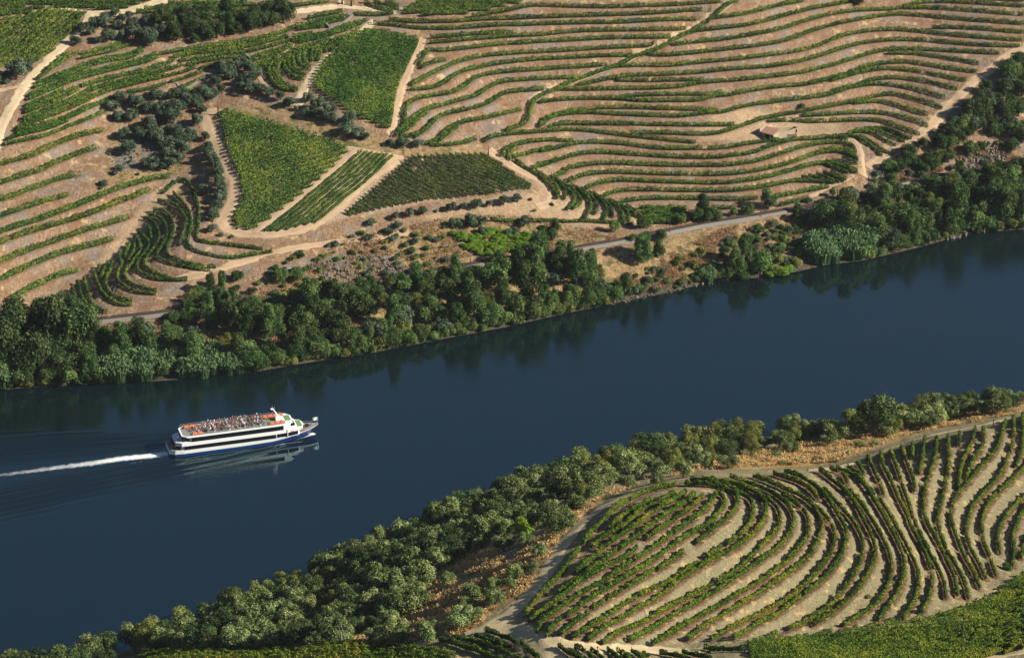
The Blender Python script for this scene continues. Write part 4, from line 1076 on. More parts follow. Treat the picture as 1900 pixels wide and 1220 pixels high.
trees(TT('E', '130,145,100 60,265,110 190,292,90 215,372,105 240,462,105 285,545,120 305,632,125 330,742,120 340,845,120 190,765,110 290,912,110 270,962,90 262,1005,100 255,1098,90 225,420,90 260,500,100 295,590,110 320,690,110 335,800,110'), 'olive_far', 'olive_tree', 'the sandy track line', 'tree', 1.1)
trees(TT('E', '335,1128,65 430,1142,55'), 'bush_far', 'shrub', 'the corner of the triangular plot', 'shrub')
trees(TT('D', '340,622,130 470,622,130 390,702,150 440,692,90 520,605,130 600,655,140 640,702,130 520,792,110 610,822,130 690,822,110 760,852,110 860,882,90 940,935,115 300,762,110 340,822,90 200,872,150 260,872,110 150,842,120 120,935,120 560,742,120 430,640,110'), 'olive_far', 'olive_tree', 'the triangular plot grove', 'tree')
trees(TT('D', '1110,892,100 1180,962,130 1300,1012,130 990,972,50 1070,1022,90 1120,1032,80 1210,1062,130 1310,1082,110 1460,1082,120'), 'olive_far', 'olive_tree', 'the square plot slope', 'tree')
trees(TT('E', '1440,242,160 1540,262,130 1610,272,80'), 'olive_far', 'olive_tree', 'the corner below the square plot', 'tree', .85)
trees(TT('H', '210,335,80 325,352,125 455,347,108'), 'olive_far', 'olive_tree', 'the lane above the striped plot', 'tree', .9)
trees(TT('H', '250,985,75 380,960,85 500,940,80 745,908,90 855,893,75 970,885,95 1085,862,75 1210,852,95 1330,832,85'), 'olive_far', 'olive_tree', 'the striped plot line', 'tree', 1.05)
trees(TT('H', '615,918,50 1450,815,50 680,1060,40 1480,910,45 1640,860,50'), 'bush_green', 'shrub', 'the striped plot foot', 'shrub')
trees(TT('H', '50,1035,85 280,1065,90 190,1125,95 20,1165,85 785,1052,120 910,1045,135 1010,1032,120 1390,1042,115 1010,1122,95 1240,1120,90 1310,1110,80'), 'olive_far', 'olive_tree', 'the bank above the railway', 'tree', .9)
trees(TT('H', '1660,1105,125 1640,1165,105 1575,1155,80'), 'oak_far', 'oak_tree', 'the slope left of the basin', 'tree', 1.25)
trees(TT('J', '670,1085,115 900,1062,120 960,1052,90 1400,1002,120 1500,1002,150 1580,992,110 1260,1022,110 1720,952,80 1820,942,100 830,1175,85 1080,1162,115 950,1182,80'), 'bank_round', 'leafy_tree', 'the railway below the basin', 'tree', 1.15)
trees(TT('J', '1440,955,170'), 'bank_tall', 'leafy_tree', 'the railway below the basin', 'tree', 1.0)
trees(TT('L', '600,882,195 840,1000,130 860,930,110 440,932,100 1160,780,90'), 'bank_tall', 'leafy_tree', 'the basin railway bend', 'tree', .75)
trees(TT('L', '950,832,90 80,965,180 880,120,0.1'), 'bush_far', 'shrub', 'the basin railway bend', 'shrub')
trees(TT('I', '885,950,80'), 'bush_far', 'shrub', 'the terraces above the ruined house', 'shrub')
trees(TT('K', '440,45,110 400,30,90'), 'oak_far', 'oak_tree', 'the top edge above the terraces', 'tree')
for u, v, w, h in ((405, 214, 7, 1.0), (906, 288, 6.5, 1.0), (635, 8, 8, 1.0), (652, 12, 8, 1.0)):
    p_ = tree(u, v, w, 'cypress', 'cypress_tree', {405: 'the tip of the triangular plot', 906: 'the tip of the striped plot', 635: 'the top lane', 652: 'the top lane'}[u], 'tree', 1.5)
# lime green thicket above the railway
fill(T('X 832,430 880,440 900,425 990,440 985,462 940,470 900,478 855,455'), 75, 12, 24, 6, [(1, 'lime', 'lime_green_shrub', 'shrub', .55, None)], 'the bright thicket', 5)
rs_ = np.random.RandomState(91); RU = [p[0] for p in RAIL_PX]; RVv = [p[1] for p in RAIL_PX]
for u in list(np.arange(318, 868, 19))+list(np.arange(935, 1045, 20))+list(np.arange(1575, 1740, 20))+list(np.arange(1772, 1900, 20)):
    u = u+rs_.rand()*10; v = np.interp(u, RU, RVv)+17+12*rs_.rand()
    tree(u, v, 26+18*rs_.rand(), ('oak_far', 'bank_round', 'bank_tall', 'bush_green')[rs_.randint(4)], 'leafy_tree', 'the railway edge'+(' west' if u < 1000 else ' east'), 'tree', .9)
# --- the wooded right shoulder
DARK = [(4, 'oak_far', 'oak_tree', 'tree', 1.0, None), (3, 'bank_round', 'leafy_tree', 'tree', 1.0, None), (1.2, 'olive_far', 'olive_tree', 'tree', .9, None)]
fill(T('X 1905,112 1862,135 1820,178 1785,215 1752,250 1742,268 1760,280 1800,262 1850,262 1905,300'), 44, 26, 50, 15, DARK, 'the right edge hillside', 31)
fill(T('X 1655,305 1700,282 1740,275 1760,300 1720,330 1680,345 1640,345'), 14, 18, 34, 15, DARK, 'the sandy track foot', 32)
trees(TT('W', '700,560,150 790,540,110 880,440,190 870,500,150 1000,350,110 1150,370,190 1230,480,150 1170,460,110 1060,490,90 1420,420,170 1530,370,110 1000,540,90'), ('oak_far', 'bank_round'), 'leafy_tree', 'the cutting slope', 'tree')
# --- riverside wood, below the railway
BANK = [(3.6, 'bank_tall', 'riverside_tree', 'tree', 1.3, None), (3.4, 'bank_round', 'leafy_tree', 'tree', 1.2, None), (1.2, 'oak_far', 'oak_tree', 'tree', 1.0, None), (1.0, 'willow_near', 'yellow_green_bush', 'bush', 1.0, None), (1.4, 'olive_far', 'olive_tree', 'tree', .9, None), (1.6, 'bush_green', 'shrub', 'shrub', 1.0, None)]
BIG = [(2, 'oak_far', 'oak_tree', 'tree', 1.3, None), (1, 'bank_tall', 'riverside_tree', 'tree', 1.0, None)]
trees([(22, 640, 60), (60, 668, 62), (105, 660, 66), (140, 640, 52), (75, 620, 55), (160, 668, 50), (10, 690, 50), (120, 695, 60), (165, 620, 44), (30, 600, 42), (100, 590, 44), (185, 640, 40), (50, 705, 44), (170, 705, 46)], ('oak_far', 'bank_tall'), 'oak_tree', 'the left edge wood', 'tree', 1.0)
trees([(1390, 518, 56), (1365, 512, 44), (1412, 508, 46), (1380, 490, 40), (1348, 518, 30), (1195, 488, 44), (1222, 478, 30), (1184, 470, 24), (1140, 560, 40), (1110, 560, 36), (985, 590, 54), (955, 600, 46), (1010, 580, 44), (1060, 566, 40), (1000, 505, 60), (1040, 520, 50), (965, 520, 50), (1070, 530, 52), (1095, 510, 40), (880, 590, 62), (915, 604, 50), (850, 610, 40), (835, 575, 44), (1160, 550, 34), (1250, 540, 26)], ('bank_tall', 'bank_tall', 'bank_round'), 'riverside_tree', 'the middle far bank', 'tree', 1.15)
trees([(680, 545, 44), (520, 522, 34), (552, 520, 36), (610, 537, 28), (750, 540, 40), (790, 545, 46), (820, 540, 40), (440, 520, 28), (372, 548, 26)], 'bank_round', 'leafy_tree', 'the rocky far slope', 'tree', .95)
trees([(750, 616, 44), (800, 634, 34), (712, 644, 46), (728, 622, 36)], 'bush_olive', 'yellow_green_shrub', 'the far bank above the bow', 'shrub', 1.2)
trees([(28, 640, 96), (95, 648, 100), (150, 640, 84), (60, 690, 80), (-10, 670, 90), (120, 600, 60)], 'oak_far', 'oak_tree', 'the tall left wood', 'tree', 1.25)
fill(T('X 0,612 60,600 190,612 320,600 345,570 400,562 440,552 480,590 560,590 620,560 700,545 800,530 880,520 960,510 1010,490 1060,480 1110,490 1140,530 1120,556 1030,580 940,602 840,621 700,648 560,668 480,684 330,700 200,708 100,712 0,718'), 150, 20, 56, 17, BANK, 'the wooded far bank', 41)
fill(T('X 480,684 560,668 700,648 840,621 940,602 1030,580 1140,560 1140,552 1030,570 940,590 840,608 700,634 560,654 480,670'), 62, 20, 34, 10, [(1, 'bush_green', 'shrub', 'shrub', 1.0, None), (1, 'bush_olive', 'yellow_green_shrub', 'shrub', 1.0, None)], 'the far water edge', 42)
fill(T('X 1140,520 1200,500 1300,470 1350,440 1440,410 1500,400 1500,440 1480,485 1440,505 1330,515 1250,535 1150,555'), 115, 12, 30, 10, [(1.6, 'bush_green', 'shrub', 'shrub', .9, None), (1, 'bush_far', 'shrub', 'shrub', .8, None), (.6, 'bush_olive', 'yellow_green_shrub', 'shrub', .8, None)], 'the open bank', 43)
fill(T('X 1505,400 1560,385 1640,362 1700,345 1745,338 1770,325 1800,330 1870,312 1905,305 1905,418 1830,424 1800,428 1700,452 1640,462 1600,474 1560,440 1530,440'), 100, 20, 60, 15, BANK, 'the right riverside wood', 44)
trees([(1840, 405, 60), (1870, 412, 60), (1820, 418, 40), (1898, 410, 60), (1855, 375, 60), (1880, 365, 60), (1775, 380, 44)], 'bank_tall', 'riverside_tree', 'the right far bank', 'tree', .95)
trees([(1445, 508, 40), (1462, 502, 30), (1430, 512, 24), (1808, 405, 26)], 'lime', 'lime_green_shrub', 'the far waterline', 'shrub', .5)
SH = [(1, 'bush_far', 'shrub', 'shrub', .9, None), (1, 'bush_green', 'shrub', 'shrub', .9, None), (.7, 'bush_olive', 'yellow_green_shrub', 'shrub', .7, None)]
fill(T('X 480,520 560,470 640,440 760,420 840,450 860,480 760,510 640,540 560,570 500,590 430,560'), 95, 9, 26, 12, SH, 'the dry railside slope', 45)
fill(T('X 360,545 430,530 560,560 640,590 640,600 560,600 430,585 340,590'), 26, 20, 34, 15, BANK, 'the scrub behind the reeds', 46)
fill(T('X 1600,330 1680,300 1760,290 1790,270 1850,262 1898,290 1850,300 1760,318 1680,342 1610,352'), 18, 10, 24, 14, SH, 'the rock cutting', 47)
# --- near bank
trees([(1622, 810, 88)], 'bushy_near', 'oak_tree', 'the near waterline above the knoll', 'tree', 1.15)
trees([(968, 992, 52)], 'lime', 'lime_green_tree', 'the olives left of the knoll', 'tree', .9)
trees([(368, 1205, 74), (112, 1252, 84), (62, 1262, 100), (22, 1268, 90), (150, 1246, 60), (-20, 1275, 90), (200, 1232, 50)], 'bushy_near', 'round_bush', 'the bottom left bank', 'bush', .85)
trees([(1038, 992, 52), (1150, 860, 40), (1105, 868, 44), (1350, 852, 52), (1372, 840, 44), (1016, 905, 50), (1035, 925, 54), (985, 905, 46), (1000, 900, 44)], 'bushy_near', 'dark_round_tree', 'the near olive slope', 'tree', .95)
trees([(1000, 1035, 40), (975, 1010, 34), (935, 1022, 46), (958, 1072, 44), (985, 1062, 34), (945, 1092, 34), (920, 1120, 46), (880, 1110, 50), (865, 1135, 44), (915, 1098, 40), (855, 1160, 56), (878, 1150, 40), (740, 1190, 60), (790, 1188, 56), (700, 1195, 50), (830, 1085, 36), (890, 1020, 40), (880, 985, 42), (1000, 960, 40), (1070, 945, 44), (1100, 925, 42), (1110, 900, 46), (1165, 905, 40), (1145, 895, 40), (1220, 900, 30), (1268, 884, 44), (1310, 868, 40), (1350, 868, 42), (1468, 840, 34), (1536, 826, 30), (1256, 858, 30)], 'olive_near', 'olive_tree', 'the grassy clearing', 'tree', .95)
NEAR = [(7, 'olive_near', 'olive_tree', 'tree', 1.1, None), (1.7, 'bushy_near', 'dark_round_tree', 'tree', 1.0, None), (.9, 'willow_near', 'yellow_green_bush', 'bush', .9, None)]
Z_ = (('X 262,1215 330,1190 420,1150 470,1140 520,1210 420,1212', 26, 'the olive slope foot', 51),
      ('X 420,1145 520,1110 620,1066 660,1130 640,1200 520,1205', 42, 'the dense lower olive slope', 52),
      ('X 620,1066 700,1026 780,995 800,1060 780,1130 690,1200 650,1150', 44, 'the middle olive slope', 53),
      ('X 780,995 850,966 950,930 960,985 900,1010 850,1040 800,1075', 30, 'the upper olive slope', 54),
      ('X 950,930 1060,888 1150,872 1200,885 1120,910 1060,940 1050,985 960,985', 30, 'the near track bend', 55))
for pz, n, zn, sd in Z_: fill(T(pz), int(n*1.2), 32, 70, 17, NEAR, zn, sd)
MIXR = [(2.2, 'willow_near', 'yellow_green_bush', 'bush', 1.15, None), (2, 'olive_near', 'grey_green_bush', 'bush', .95, None), (.9, 'bushy_near', 'dark_round_tree', 'tree', .95, None)]
fill(T('X 1180,872 1260,836 1400,822 1500,812 1500,822 1400,845 1300,862 1220,885'), 30, 30, 52, 19, MIXR, 'the bank above the knoll', 56)
fill(T('X 1500,806 1600,792 1700,774 1830,752 1910,742 1910,758 1830,770 1740,790 1640,812 1560,818'), 40, 32, 56, 18, MIXR, 'the right near bank', 57)
fill(T('X 1300,868 1560,815 1700,795 1860,760 1700,805 1560,850 1380,870'), 16, 10, 22, 26, [(1, 'bush_olive', 'yellow_green_bush', 'bush', .6, None), (1, 'olive_near', 'grey_green_bush', 'bush', .7, None)], 'the dry grass above the knoll', 58)
trees([(1870, 1055, 26), (1812, 1075, 14), (1590, 1185, 22), (1612, 1108, 14), (1198, 1216, 22), (1655, 1152, 18)], ('bush_olive', 'bush_green'), 'green_bush', 'the foot of the knoll', 'bush', .9)
rs_ = np.random.RandomState(88)
for lo, hi, n, zn in ((0, 560, 62, 'the far waterline behind the boat'), (560, 1140, 62, 'the far waterline past the bow'), (1330, 1480, 10, 'the far waterline by the beach'), (1600, 1905, 36, 'the far right waterline')):
    for k in range(n):
        u = lo+(hi-lo)*(k+rs_.rand())/n; x = at_z([(u, np.interp(u, [p[0] for p in FAR_BANK], [p[1] for p in FAR_BANK]))], 0)[0]; s_ = .6+2.6*rs_.rand(); q = to_px(np.array([[x[0], x[1]+s_, .2+.25*s_]]))[0]
        big = rs_.rand() < .3
        if 185 < q[0] < 470 or 1498 < q[0] < 1615: continue
        tree(q[0], q[1], (30 if big else 20)+14*rs_.rand(), 'bank_round' if big else ('bush_green', 'bush_green', 'bush_olive')[rs_.randint(3)], 'leafy_tree' if big else 'shrub', zn, 'tree' if big else 'shrub', 1.0 if big else 1.15)
for k in range(64):
    u = 120+(1700*(k+rs_.rand())/64); v0 = np.interp(u, [p[0] for p in NEAR_BANK], [p[1] for p in NEAR_BANK]); x = at_z([(u, v0)], 0)[0]; s_ = 1.5+3*rs_.rand(); q = to_px(np.array([[x[0], x[1]-s_, .6]]))[0]
    tree(q[0], q[1], (50+26*rs_.rand()) if u < 1400 else 34+20*rs_.rand(), ('olive_near', 'olive_near', 'bushy_near', 'willow_near')[rs_.randint(4)], 'leafy_bush', 'the near waterline'+(' west' if u < 800 else ' east'), 'bush', 1.0)
# --- words for every plant
TONE = {'olive_tree': 'grey-green olive tree', 'oak_tree': 'dark green oak', 'leafy_tree': 'mid green leafy tree', 'riverside_tree': 'tall riverside tree', 'shrub': 'low green shrub', 'yellow_green_shrub': 'yellow-green shrub',
        'lime_green_shrub': 'bright lime shrub', 'lime_green_tree': 'bright lime tree', 'round_bush': 'rounded dark bush', 'dark_round_tree': 'dark rounded tree', 'yellow_green_bush': 'feathery yellow-green bush', 'grey_green_bush': 'grey-green bush', 'cypress_tree': 'slim dark cypress', 'green_bush': 'small green bush', 'leafy_bush': 'leafy bush'}
zones = {}
for q in PLACED: zones.setdefault((q[5], q[4]), []).append(q)
for (zone, name), lst in zones.items():
    lst.sort(key=lambda q: q[1])
    for k, q in enumerate(lst):
        plural = {'olive_tree': 'olive trees'}.get(name, name.replace('_', ' ')+'s').replace('bushs', 'bushes')
        if len(lst) > 99: print('zone too big', zone, name, len(lst))
        if len(lst) == 1: meta(q[0], f'{TONE[name]} at {zone}', q[6])
        else: meta(q[0], f'{TONE[name]} at {zone}, {ordinal(k+1)} from the left', q[6], f'{plural} at {zone}')
from collections import Counter
print('plants', len(PLACED), Counter(q[4] for q in PLACED))
# --- reeds: tall canes leaning out, one clump after another
def reed_mesh(seed, n=420):
    rs = np.random.RandomState(seed); r = np.sqrt(rs.rand(n))*1.0; a = rs.rand(n)*6.283; x = r*np.cos(a); y = r*np.sin(a); h = (1.3+.9*rs.rand(n))*(1-.35*r); la_ = rs.normal(size=(n, 2))*.22+np.column_stack([x, y])*.28
    w = .035+.03*rs.rand(n); th = rs.rand(n)*6.283; wx_ = np.cos(th)*w; wy_ = np.sin(th)*w; V = []; F = []; Tn = []
    base = np.column_stack([x, y, np.full(n, -.1)]); mid = np.column_stack([x+la_[:, 0]*.35, y+la_[:, 1]*.35, h*.62]); top = np.column_stack([x+la_[:, 0], y+la_[:, 1], h]); tip = top+np.column_stack([la_[:, 0]*.5+.12*rs.normal(size=n), la_[:, 1]*.5+.12*rs.normal(size=n), -.12*np.ones(n)])
    wv = np.column_stack([wx_, wy_, np.zeros(n)])
    V = np.stack([base-wv, base+wv, mid-wv*1.6, mid+wv*1.6, top-wv*1.3, top+wv*1.3, tip-wv*.2, tip+wv*.2], 1).reshape(-1, 3); o = np.arange(n)*8
    F = np.concatenate([np.stack([o, o+1, o+3, o+2], 1), np.stack([o+2, o+3, o+5, o+4], 1), np.stack([o+4, o+5, o+7, o+6], 1)])
    tn = rs.rand(n)*.5; Tn = np.concatenate([tn, tn+.15, tn+.45])
    return np_mesh('reed_clump', V, F, np.clip(Tn, 0, 1), [REED])
RM = [reed_mesh(400+i) for i in range(4)]
rz = []
def reeds(poly, n, seed, where, wlo=16, whi=28, mind=11):
    rs = np.random.RandomState(seed); P = np.array(T(poly)); lo, hi = P.min(0), P.max(0); got = []
    for _ in range(n*50):
        if len(got) >= n: break
        q = lo+(hi-lo)*rs.rand(2)
        if inpoly(q, P)[0] and all((q[0]-a)**2+((q[1]-b)*1.6)**2 > mind**2 for a, b in got): got.append(tuple(q))
    got.sort()
    for k, (u, v) in enumerate(got):
        p = drop([(u, v)], h1)[0]; R = (wlo+(whi-wlo)*rs.rand())/2*depth_of(p)[0]/FPX
        o = bpy.data.objects.new('reed_clump', RM[rs.randint(4)]); COL.objects.link(o); o.location = p; o.scale = (R*1.1, R*1.1, R*1.6); o.rotation_euler = (0, 0, rs.rand()*6.28)
        meta(o, f'pale green cane clump {where}, {ordinal(k+1)} from the left', 'reeds', f'cane clumps {where}')
reeds('X 190,690 240,655 300,650 340,640 400,665 460,668 440,690 330,702 250,705 195,708', 46, 1, 'on the far bank behind the boat')
reeds('X 0,700 26,690 28,712 0,716', 5, 2, 'at the left edge waterline')
reeds('X 1505,468 1530,445 1590,440 1612,455 1600,476 1545,487 1510,486', 22, 3, 'on the far right bank', 18, 30)
reeds('X 1300,520 1325,505 1322,520 1305,526', 4, 4, 'on the small beach', 12, 18)
# --- dry grass tufts
def grass(name, polys, n, near, label, m, hlo, hhi, seed):
    rs = np.random.RandomState(seed); C = []
    for pz in polys:
        P = np.array(T(pz)); lo, hi = P.min(0), P.max(0); q = lo+(hi-lo)*rs.rand(n*2, 2); q = q[inpoly(q, P)]; C.append(q)
    q = np.vstack(C); p = drop(q, h1); p = p[(p[:, 2] > .8)]
    nz = vnoise(p[:, 0], p[:, 1], 4., seed)+.4*vnoise(p[:, 0], p[:, 1], 1.4, seed+1); p = p[nz > -.08]
    # every tuft: three blades' worth of fan
    V = []; n = len(p); h = hlo+(hhi-hlo)*rs.rand(n)
    Vs = []; 
    for k in range(3):
        th = rs.rand(n)*6.283; w_ = h*.16; lean = rs.normal(size=(n, 2))*.6*h[:, None]; wv = np.column_stack([np.cos(th)*w_, np.sin(th)*w_, np.zeros(n)]); o = np.column_stack([rs.normal(size=(n, 2))*.25, np.full(n, -.05)])
        b_ = p+o; t_ = b_+np.column_stack([lean, h]); Vs.append(np.stack([b_-wv*.7, b_+wv*.7, t_+wv, t_-wv], 1).reshape(-1, 3))
    V = np.vstack(Vs); F = np.arange(len(V)).reshape(-1, 4)
    return meta(link(bpy.data.objects.new(name, np_mesh(name, V, F, rs.rand(len(F)), [m]))), label, 'grass', kind='stuff')
GOLD = leafmat('golden_grass', [(0, (.34, .23, .10)), (.4, (.56, .40, .17)), (.75, (.72, .54, .25)), (.9, (.82, .66, .36)), (.93, (.24, .27, .08)), (1, (.20, .22, .06))], .45, .0)
BROWNG = leafmat('brown_grass', [(0, (.24, .155, .085)), (.4, (.38, .26, .145)), (.8, (.52, .37, .21)), (.93, (.62, .46, .27)), (1, (.12, .14, .05))], .45, .0)
grass('dry_grass', ['X 800,1150 1000,1000 1090,920 1210,885 1100,940 1040,1000 980,1090 900,1150 820,1195', 'X 1200,895 1300,862 1560,805 1900,745 1900,765 1700,803 1560,856 1300,872', 'X 560,1200 760,1060 900,1000 960,1060 880,1150 740,1200'], 30000, True, 'golden dry grass on the near bank', GOLD, .35, .9, 61)
grass('dry_scrub', ['X 420,560 560,500 640,445 760,420 840,400 1000,400 1150,440 1160,465 1050,478 860,508 760,518 640,560 500,600 430,590', 'X 1140,520 1340,425 1500,395 1500,440 1330,510 1150,550', 'X 1640,345 1700,290 1760,270 1900,285 1900,300 1760,315', 'X 200,600 430,590 560,600 700,560 700,640 500,680 300,690 200,690'], 12000, False, 'brown dry scrub on the far slope', BROWNG, .3, .8, 62)
# ---------------------------------------------------------------- the passenger boat
WHITE = plain('white_paint', (.86, .87, .88), .35); BLUE = plain('blue_hull_paint', (.012, .035, .19), .3); LGREEN = plain('pale_green_stripe', (.42, .66, .28), .5)
DARKG = plain('dark_glass', (.008, .010, .014), .08, 0, .6); DECKG = plain('green_deck', (.13, .27, .10), .7); ORANGE = plain('orange_cover', (.55, .16, .07), .6); STEEL = plain('rail_steel', (.6, .61, .62), .35, .5)
DECKW = plain('pale_deck', (.22, .225, .22), .7); BLACKP = plain('black_paint', (.02, .02, .022), .5); REDP = plain('red_lettering', (.55, .09, .06), .5)
LT = BL+4.2
boat = bpy.data.objects.new('passenger_boat', None); COL.objects.link(boat); boat.location = (BOAT_O[0], BOAT_O[1], 0); boat.rotation_euler = (0, 0, BOAT_ANG); boat.scale = (1, 1, .91)
meta(boat, 'white and blue three deck passenger boat crowded with people, steaming up the river', 'boat')
SX = np.array([0, .02, .1, .5, .7, .8, .88, .94, .98, 1.0])
hbD = [3.3, 4.0, 4.25, 4.3, 4.25, 4.0, 3.2, 2.1, .95, .1]; hbW = [3.0, 3.7, 4.1, 4.15, 4.0, 3.3, 2.2, 1.1, .35, .03]
dz = [2.4, 2.4, 2.4, 2.4, 2.45, 2.6, 2.95, 3.25, 3.5, 3.65]; bt = [1.0, 1.0, 1.0, 1.05, 1.25, 1.75, 2.45, 2.95, 3.25, 3.45]
ss = np.linspace(0, 1, 41)**.9; hD = np.interp(ss, SX, hbD); hW = np.interp(ss, SX, hbW); zD = np.interp(ss, SX, dz); zB = np.interp(ss, SX, bt)
def ring_pts(z):      # both sides at height array z
    f = np.clip(z/np.maximum(zD, .1), 0, 1.02); x = ss*BL+(ss*LT-ss*BL)*f; h = hW+(hD-hW)*f; return x, h
def hull_band(z0, z1, name, m, proud=0.0):
    mb = MB(); x0, h0_ = ring_pts(z0); x1, h1_ = ring_pts(z1)
    lo = [(x, h+proud, z) for x, h, z in zip(x0, h0_, z0)]+[(x, -h-proud, z) for x, h, z in list(zip(x0, h0_, z0))[::-1]]
    hi = [(x, h+proud, z) for x, h, z in zip(x1, h1_, z1)]+[(x, -h-proud, z) for x, h, z in list(zip(x1, h1_, z1))[::-1]]
    mb.loft([lo, hi], 0, cap=False); return mb.obj(name, m, boat)
hull_band(ss*0-.5, zB, 'hull', BLUE); hull_band(zB, zB+.16, 'stripe', LGREEN, .004); hull_band(zB+.16, zD+.25, 'topside', WHITE)
mb = MB(); x, h = ring_pts(zD-.1); mb.poly([(a, b, c) for a, b, c in zip(x, h, zD-.1)]+[(a, -b, c) for a, b, c in list(zip(x, h, zD-.1))[::-1]]); mb.obj('main_deck', DECKW, boat)
def outline(s0, s1, inset, n=24, cut=0., rear=.6):
    s = np.linspace(s0, s1, n); h = np.interp(s, SX, hbD)-inset; x = s*LT
    h[0] -= rear; r = [(a, -b) for a, b in zip(x, h)]+[(a, b) for a, b in list(zip(x, h))[::-1]]; return r
def deckbox(name, s0, s1, z0, z1, inset, m, rear=.6): return MB().prism(outline(s0, s1, inset, rear=rear), z0, z1).obj(name, m, boat)
deckbox('lower_cabin', .075, .86, 2.35, 3.95, .03, WHITE)
deckbox('middle_bulwark', .045, .85, 3.95, 5.35, .02, WHITE, 1.0)
deckbox('upper_cabin', .135, .80, 5.35, 7.05, .03, WHITE)
deckbox('roof_deck', .085, .80, 7.05, 7.5, .0, WHITE, 1.2)
deckbox('sun_deck', .095, .79, 7.5, 7.53, .45, DECKW, 1.2)
deckbox('stern_shade_block', .03, .0749, 2.3, 3.85, .9, BLACKP); deckbox('stern_shade_block', .09, .134, 5.36, 7.0, .7, BLACKP)  # black blocks stand in for the shade inside the open stern decks
for s0, s1, z0, z1 in ((.095, .70, 2.5, 3.95), (.706, .775, 2.62, 4.0), (.781, .85, 2.62, 4.0), (.145, .752, 5.4, 7.0)):
    for sg in (-1, 1):
        s = np.linspace(s0, s1, 20); h = np.interp(s, SX, hbD)+.03; mbw = MB()
        mbw.loft([[(a, sg*b, z0), (a, sg*b, z1), (a, sg*(b-.1), z1), (a, sg*(b-.1), z0)] for a, b in zip(s*LT, h)]); mbw.obj('window_band', DARKG, boat)
for s_ in (.703, .778):
    for sg in (-1, 1): MB().box(s_*LT-.1, s_*LT+.1, sg*4.1-.12, sg*4.1+.12, 2.4, 5.35 if s_ > .75 else 4.0).obj('pillar', WHITE, boat)
# wheelhouse and mast
wh = MB(); wh.loft([[(.762*LT, -3.6, 5.4), (.835*LT, -2.9, 5.4), (.835*LT, 2.9, 5.4), (.762*LT, 3.6, 5.4)], [(.762*LT, -3.5, 7.5), (.815*LT, -2.6, 7.5), (.815*LT, 2.6, 7.5), (.762*LT, 3.5, 7.5)]]); wheel = wh.obj('wheelhouse', WHITE, boat)
wg = MB(); wg.loft([[(.768*LT, -3.66, 5.95), (.829*LT, -2.92, 5.95), (.838*LT, -2.4, 5.95), (.838*LT, 2.4, 5.95), (.829*LT, 2.92, 5.95), (.768*LT, 3.66, 5.95)], [(.768*LT, -3.6, 6.95), (.82*LT, -2.78, 6.95), (.826*LT, -2.3, 6.95), (.826*LT, 2.3, 6.95), (.82*LT, 2.78, 6.95), (.768*LT, 3.6, 6.95)]]); wg.obj('windscreen', DARKG, wheel)
MB().prism([(.755*LT, -3.7), (.80*LT, -3.2), (.822*LT, -1.8), (.822*LT, 1.8), (.80*LT, 3.2), (.755*LT, 3.7)], 7.5, 7.72).obj('roof', WHITE, wheel)
MB().box(.775*LT, .812*LT, -2.0, 2.0, 7.74, 7.8).obj('green_mat', DECKG, boat)
MB().box(.835*LT, .885*LT, -2.4, 2.4, 5.0, 5.08).obj('fore_terrace', DECKG, boat); MB().prism([(.835*LT, -3.3), (.885*LT, -2.7), (.9*LT, 0), (.885*LT, 2.7), (.835*LT, 3.3)], 3.9, 5.0).obj('fore_bulwark', WHITE, boat)
MB().box(.905*LT, .95*LT, -1.0, 1.0, 3.2, 3.3).obj('bow_mat', DECKG, boat); MB().box(.915*LT, .935*LT, -.6, .6, 3.3, 4.1).tube([(.945*LT, -.5, 3.2), (.945*LT, -.5, 3.9)], .15).obj('anchor_winch', BLACKP, boat)
MB().prism([(.715*LT, -1.0), (.748*LT, -1.0), (.748*LT, 1.0), (.715*LT, 1.0)], 7.53, 8.9).obj('funnel_casing', WHITE, boat)
mast = MB().tube([(.735*LT, 0, 8.7), (.712*LT, 0, 11.0), (.70*LT, 0, 12.0)], [.28, .2, .12], 8).obj('mast', WHITE, boat); MB().box(.698*LT-.5, .70*LT+.3, -.5, .5, 11.9, 12.05).obj('radar', WHITE, mast)
for o in (0, .7): MB().tube([(.70*LT+o, .3, 8.0), (.70*LT+o, .3, 13.4-o)], .035, 5).obj('antenna', STEEL, boat)
fl = MB().tube([(.992*LT, 0, 3.5), (1.0*LT, 0, 6.6)], .05, 5).obj('flagpole', STEEL, boat)
fm = MB()
for k in range(6): fm.v += [(1.0*LT-.35*k, .12*math.sin(k*1.3), 5.3), (1.0*LT-.35*k, .12*math.sin(k*1.3+.4), 6.5)]
for k in range(5): fm.f.append([2*k, 2*k+2, 2*k+3, 2*k+1]); fm.m.append(0)
fm.obj('flag', WHITE, fl)
def boxes_(s0, n, y, name='life_raft_cover'):
    for k in range(n):
        x = s0*LT+k*1.75; m_ = MB(); m_.loft([[(x, y-.75, 7.55), (x+1.6, y-.75, 7.55), (x+1.6, y+.75, 7.55), (x, y+.75, 7.55)], [(x, y-.8, 7.95), (x+1.6, y-.8, 7.95), (x+1.6, y+.8, 8.1), (x, y+.8, 8.1)], [(x+.2, y-.5, 8.05), (x+1.4, y-.5, 8.05), (x+1.4, y+.6, 8.25), (x+.2, y+.6, 8.25)]]); m_.obj(name, ORANGE, boat)
boxes_(.155, 2, -3.0); boxes_(.12, 3, 2.6); boxes_(.665, 3, -2.9); boxes_(.64, 4, 2.6)
MB().box(.66*LT, .72*LT, -1.6, 1.2, 7.54, 7.6).obj('green_mat', DECKG, boat)
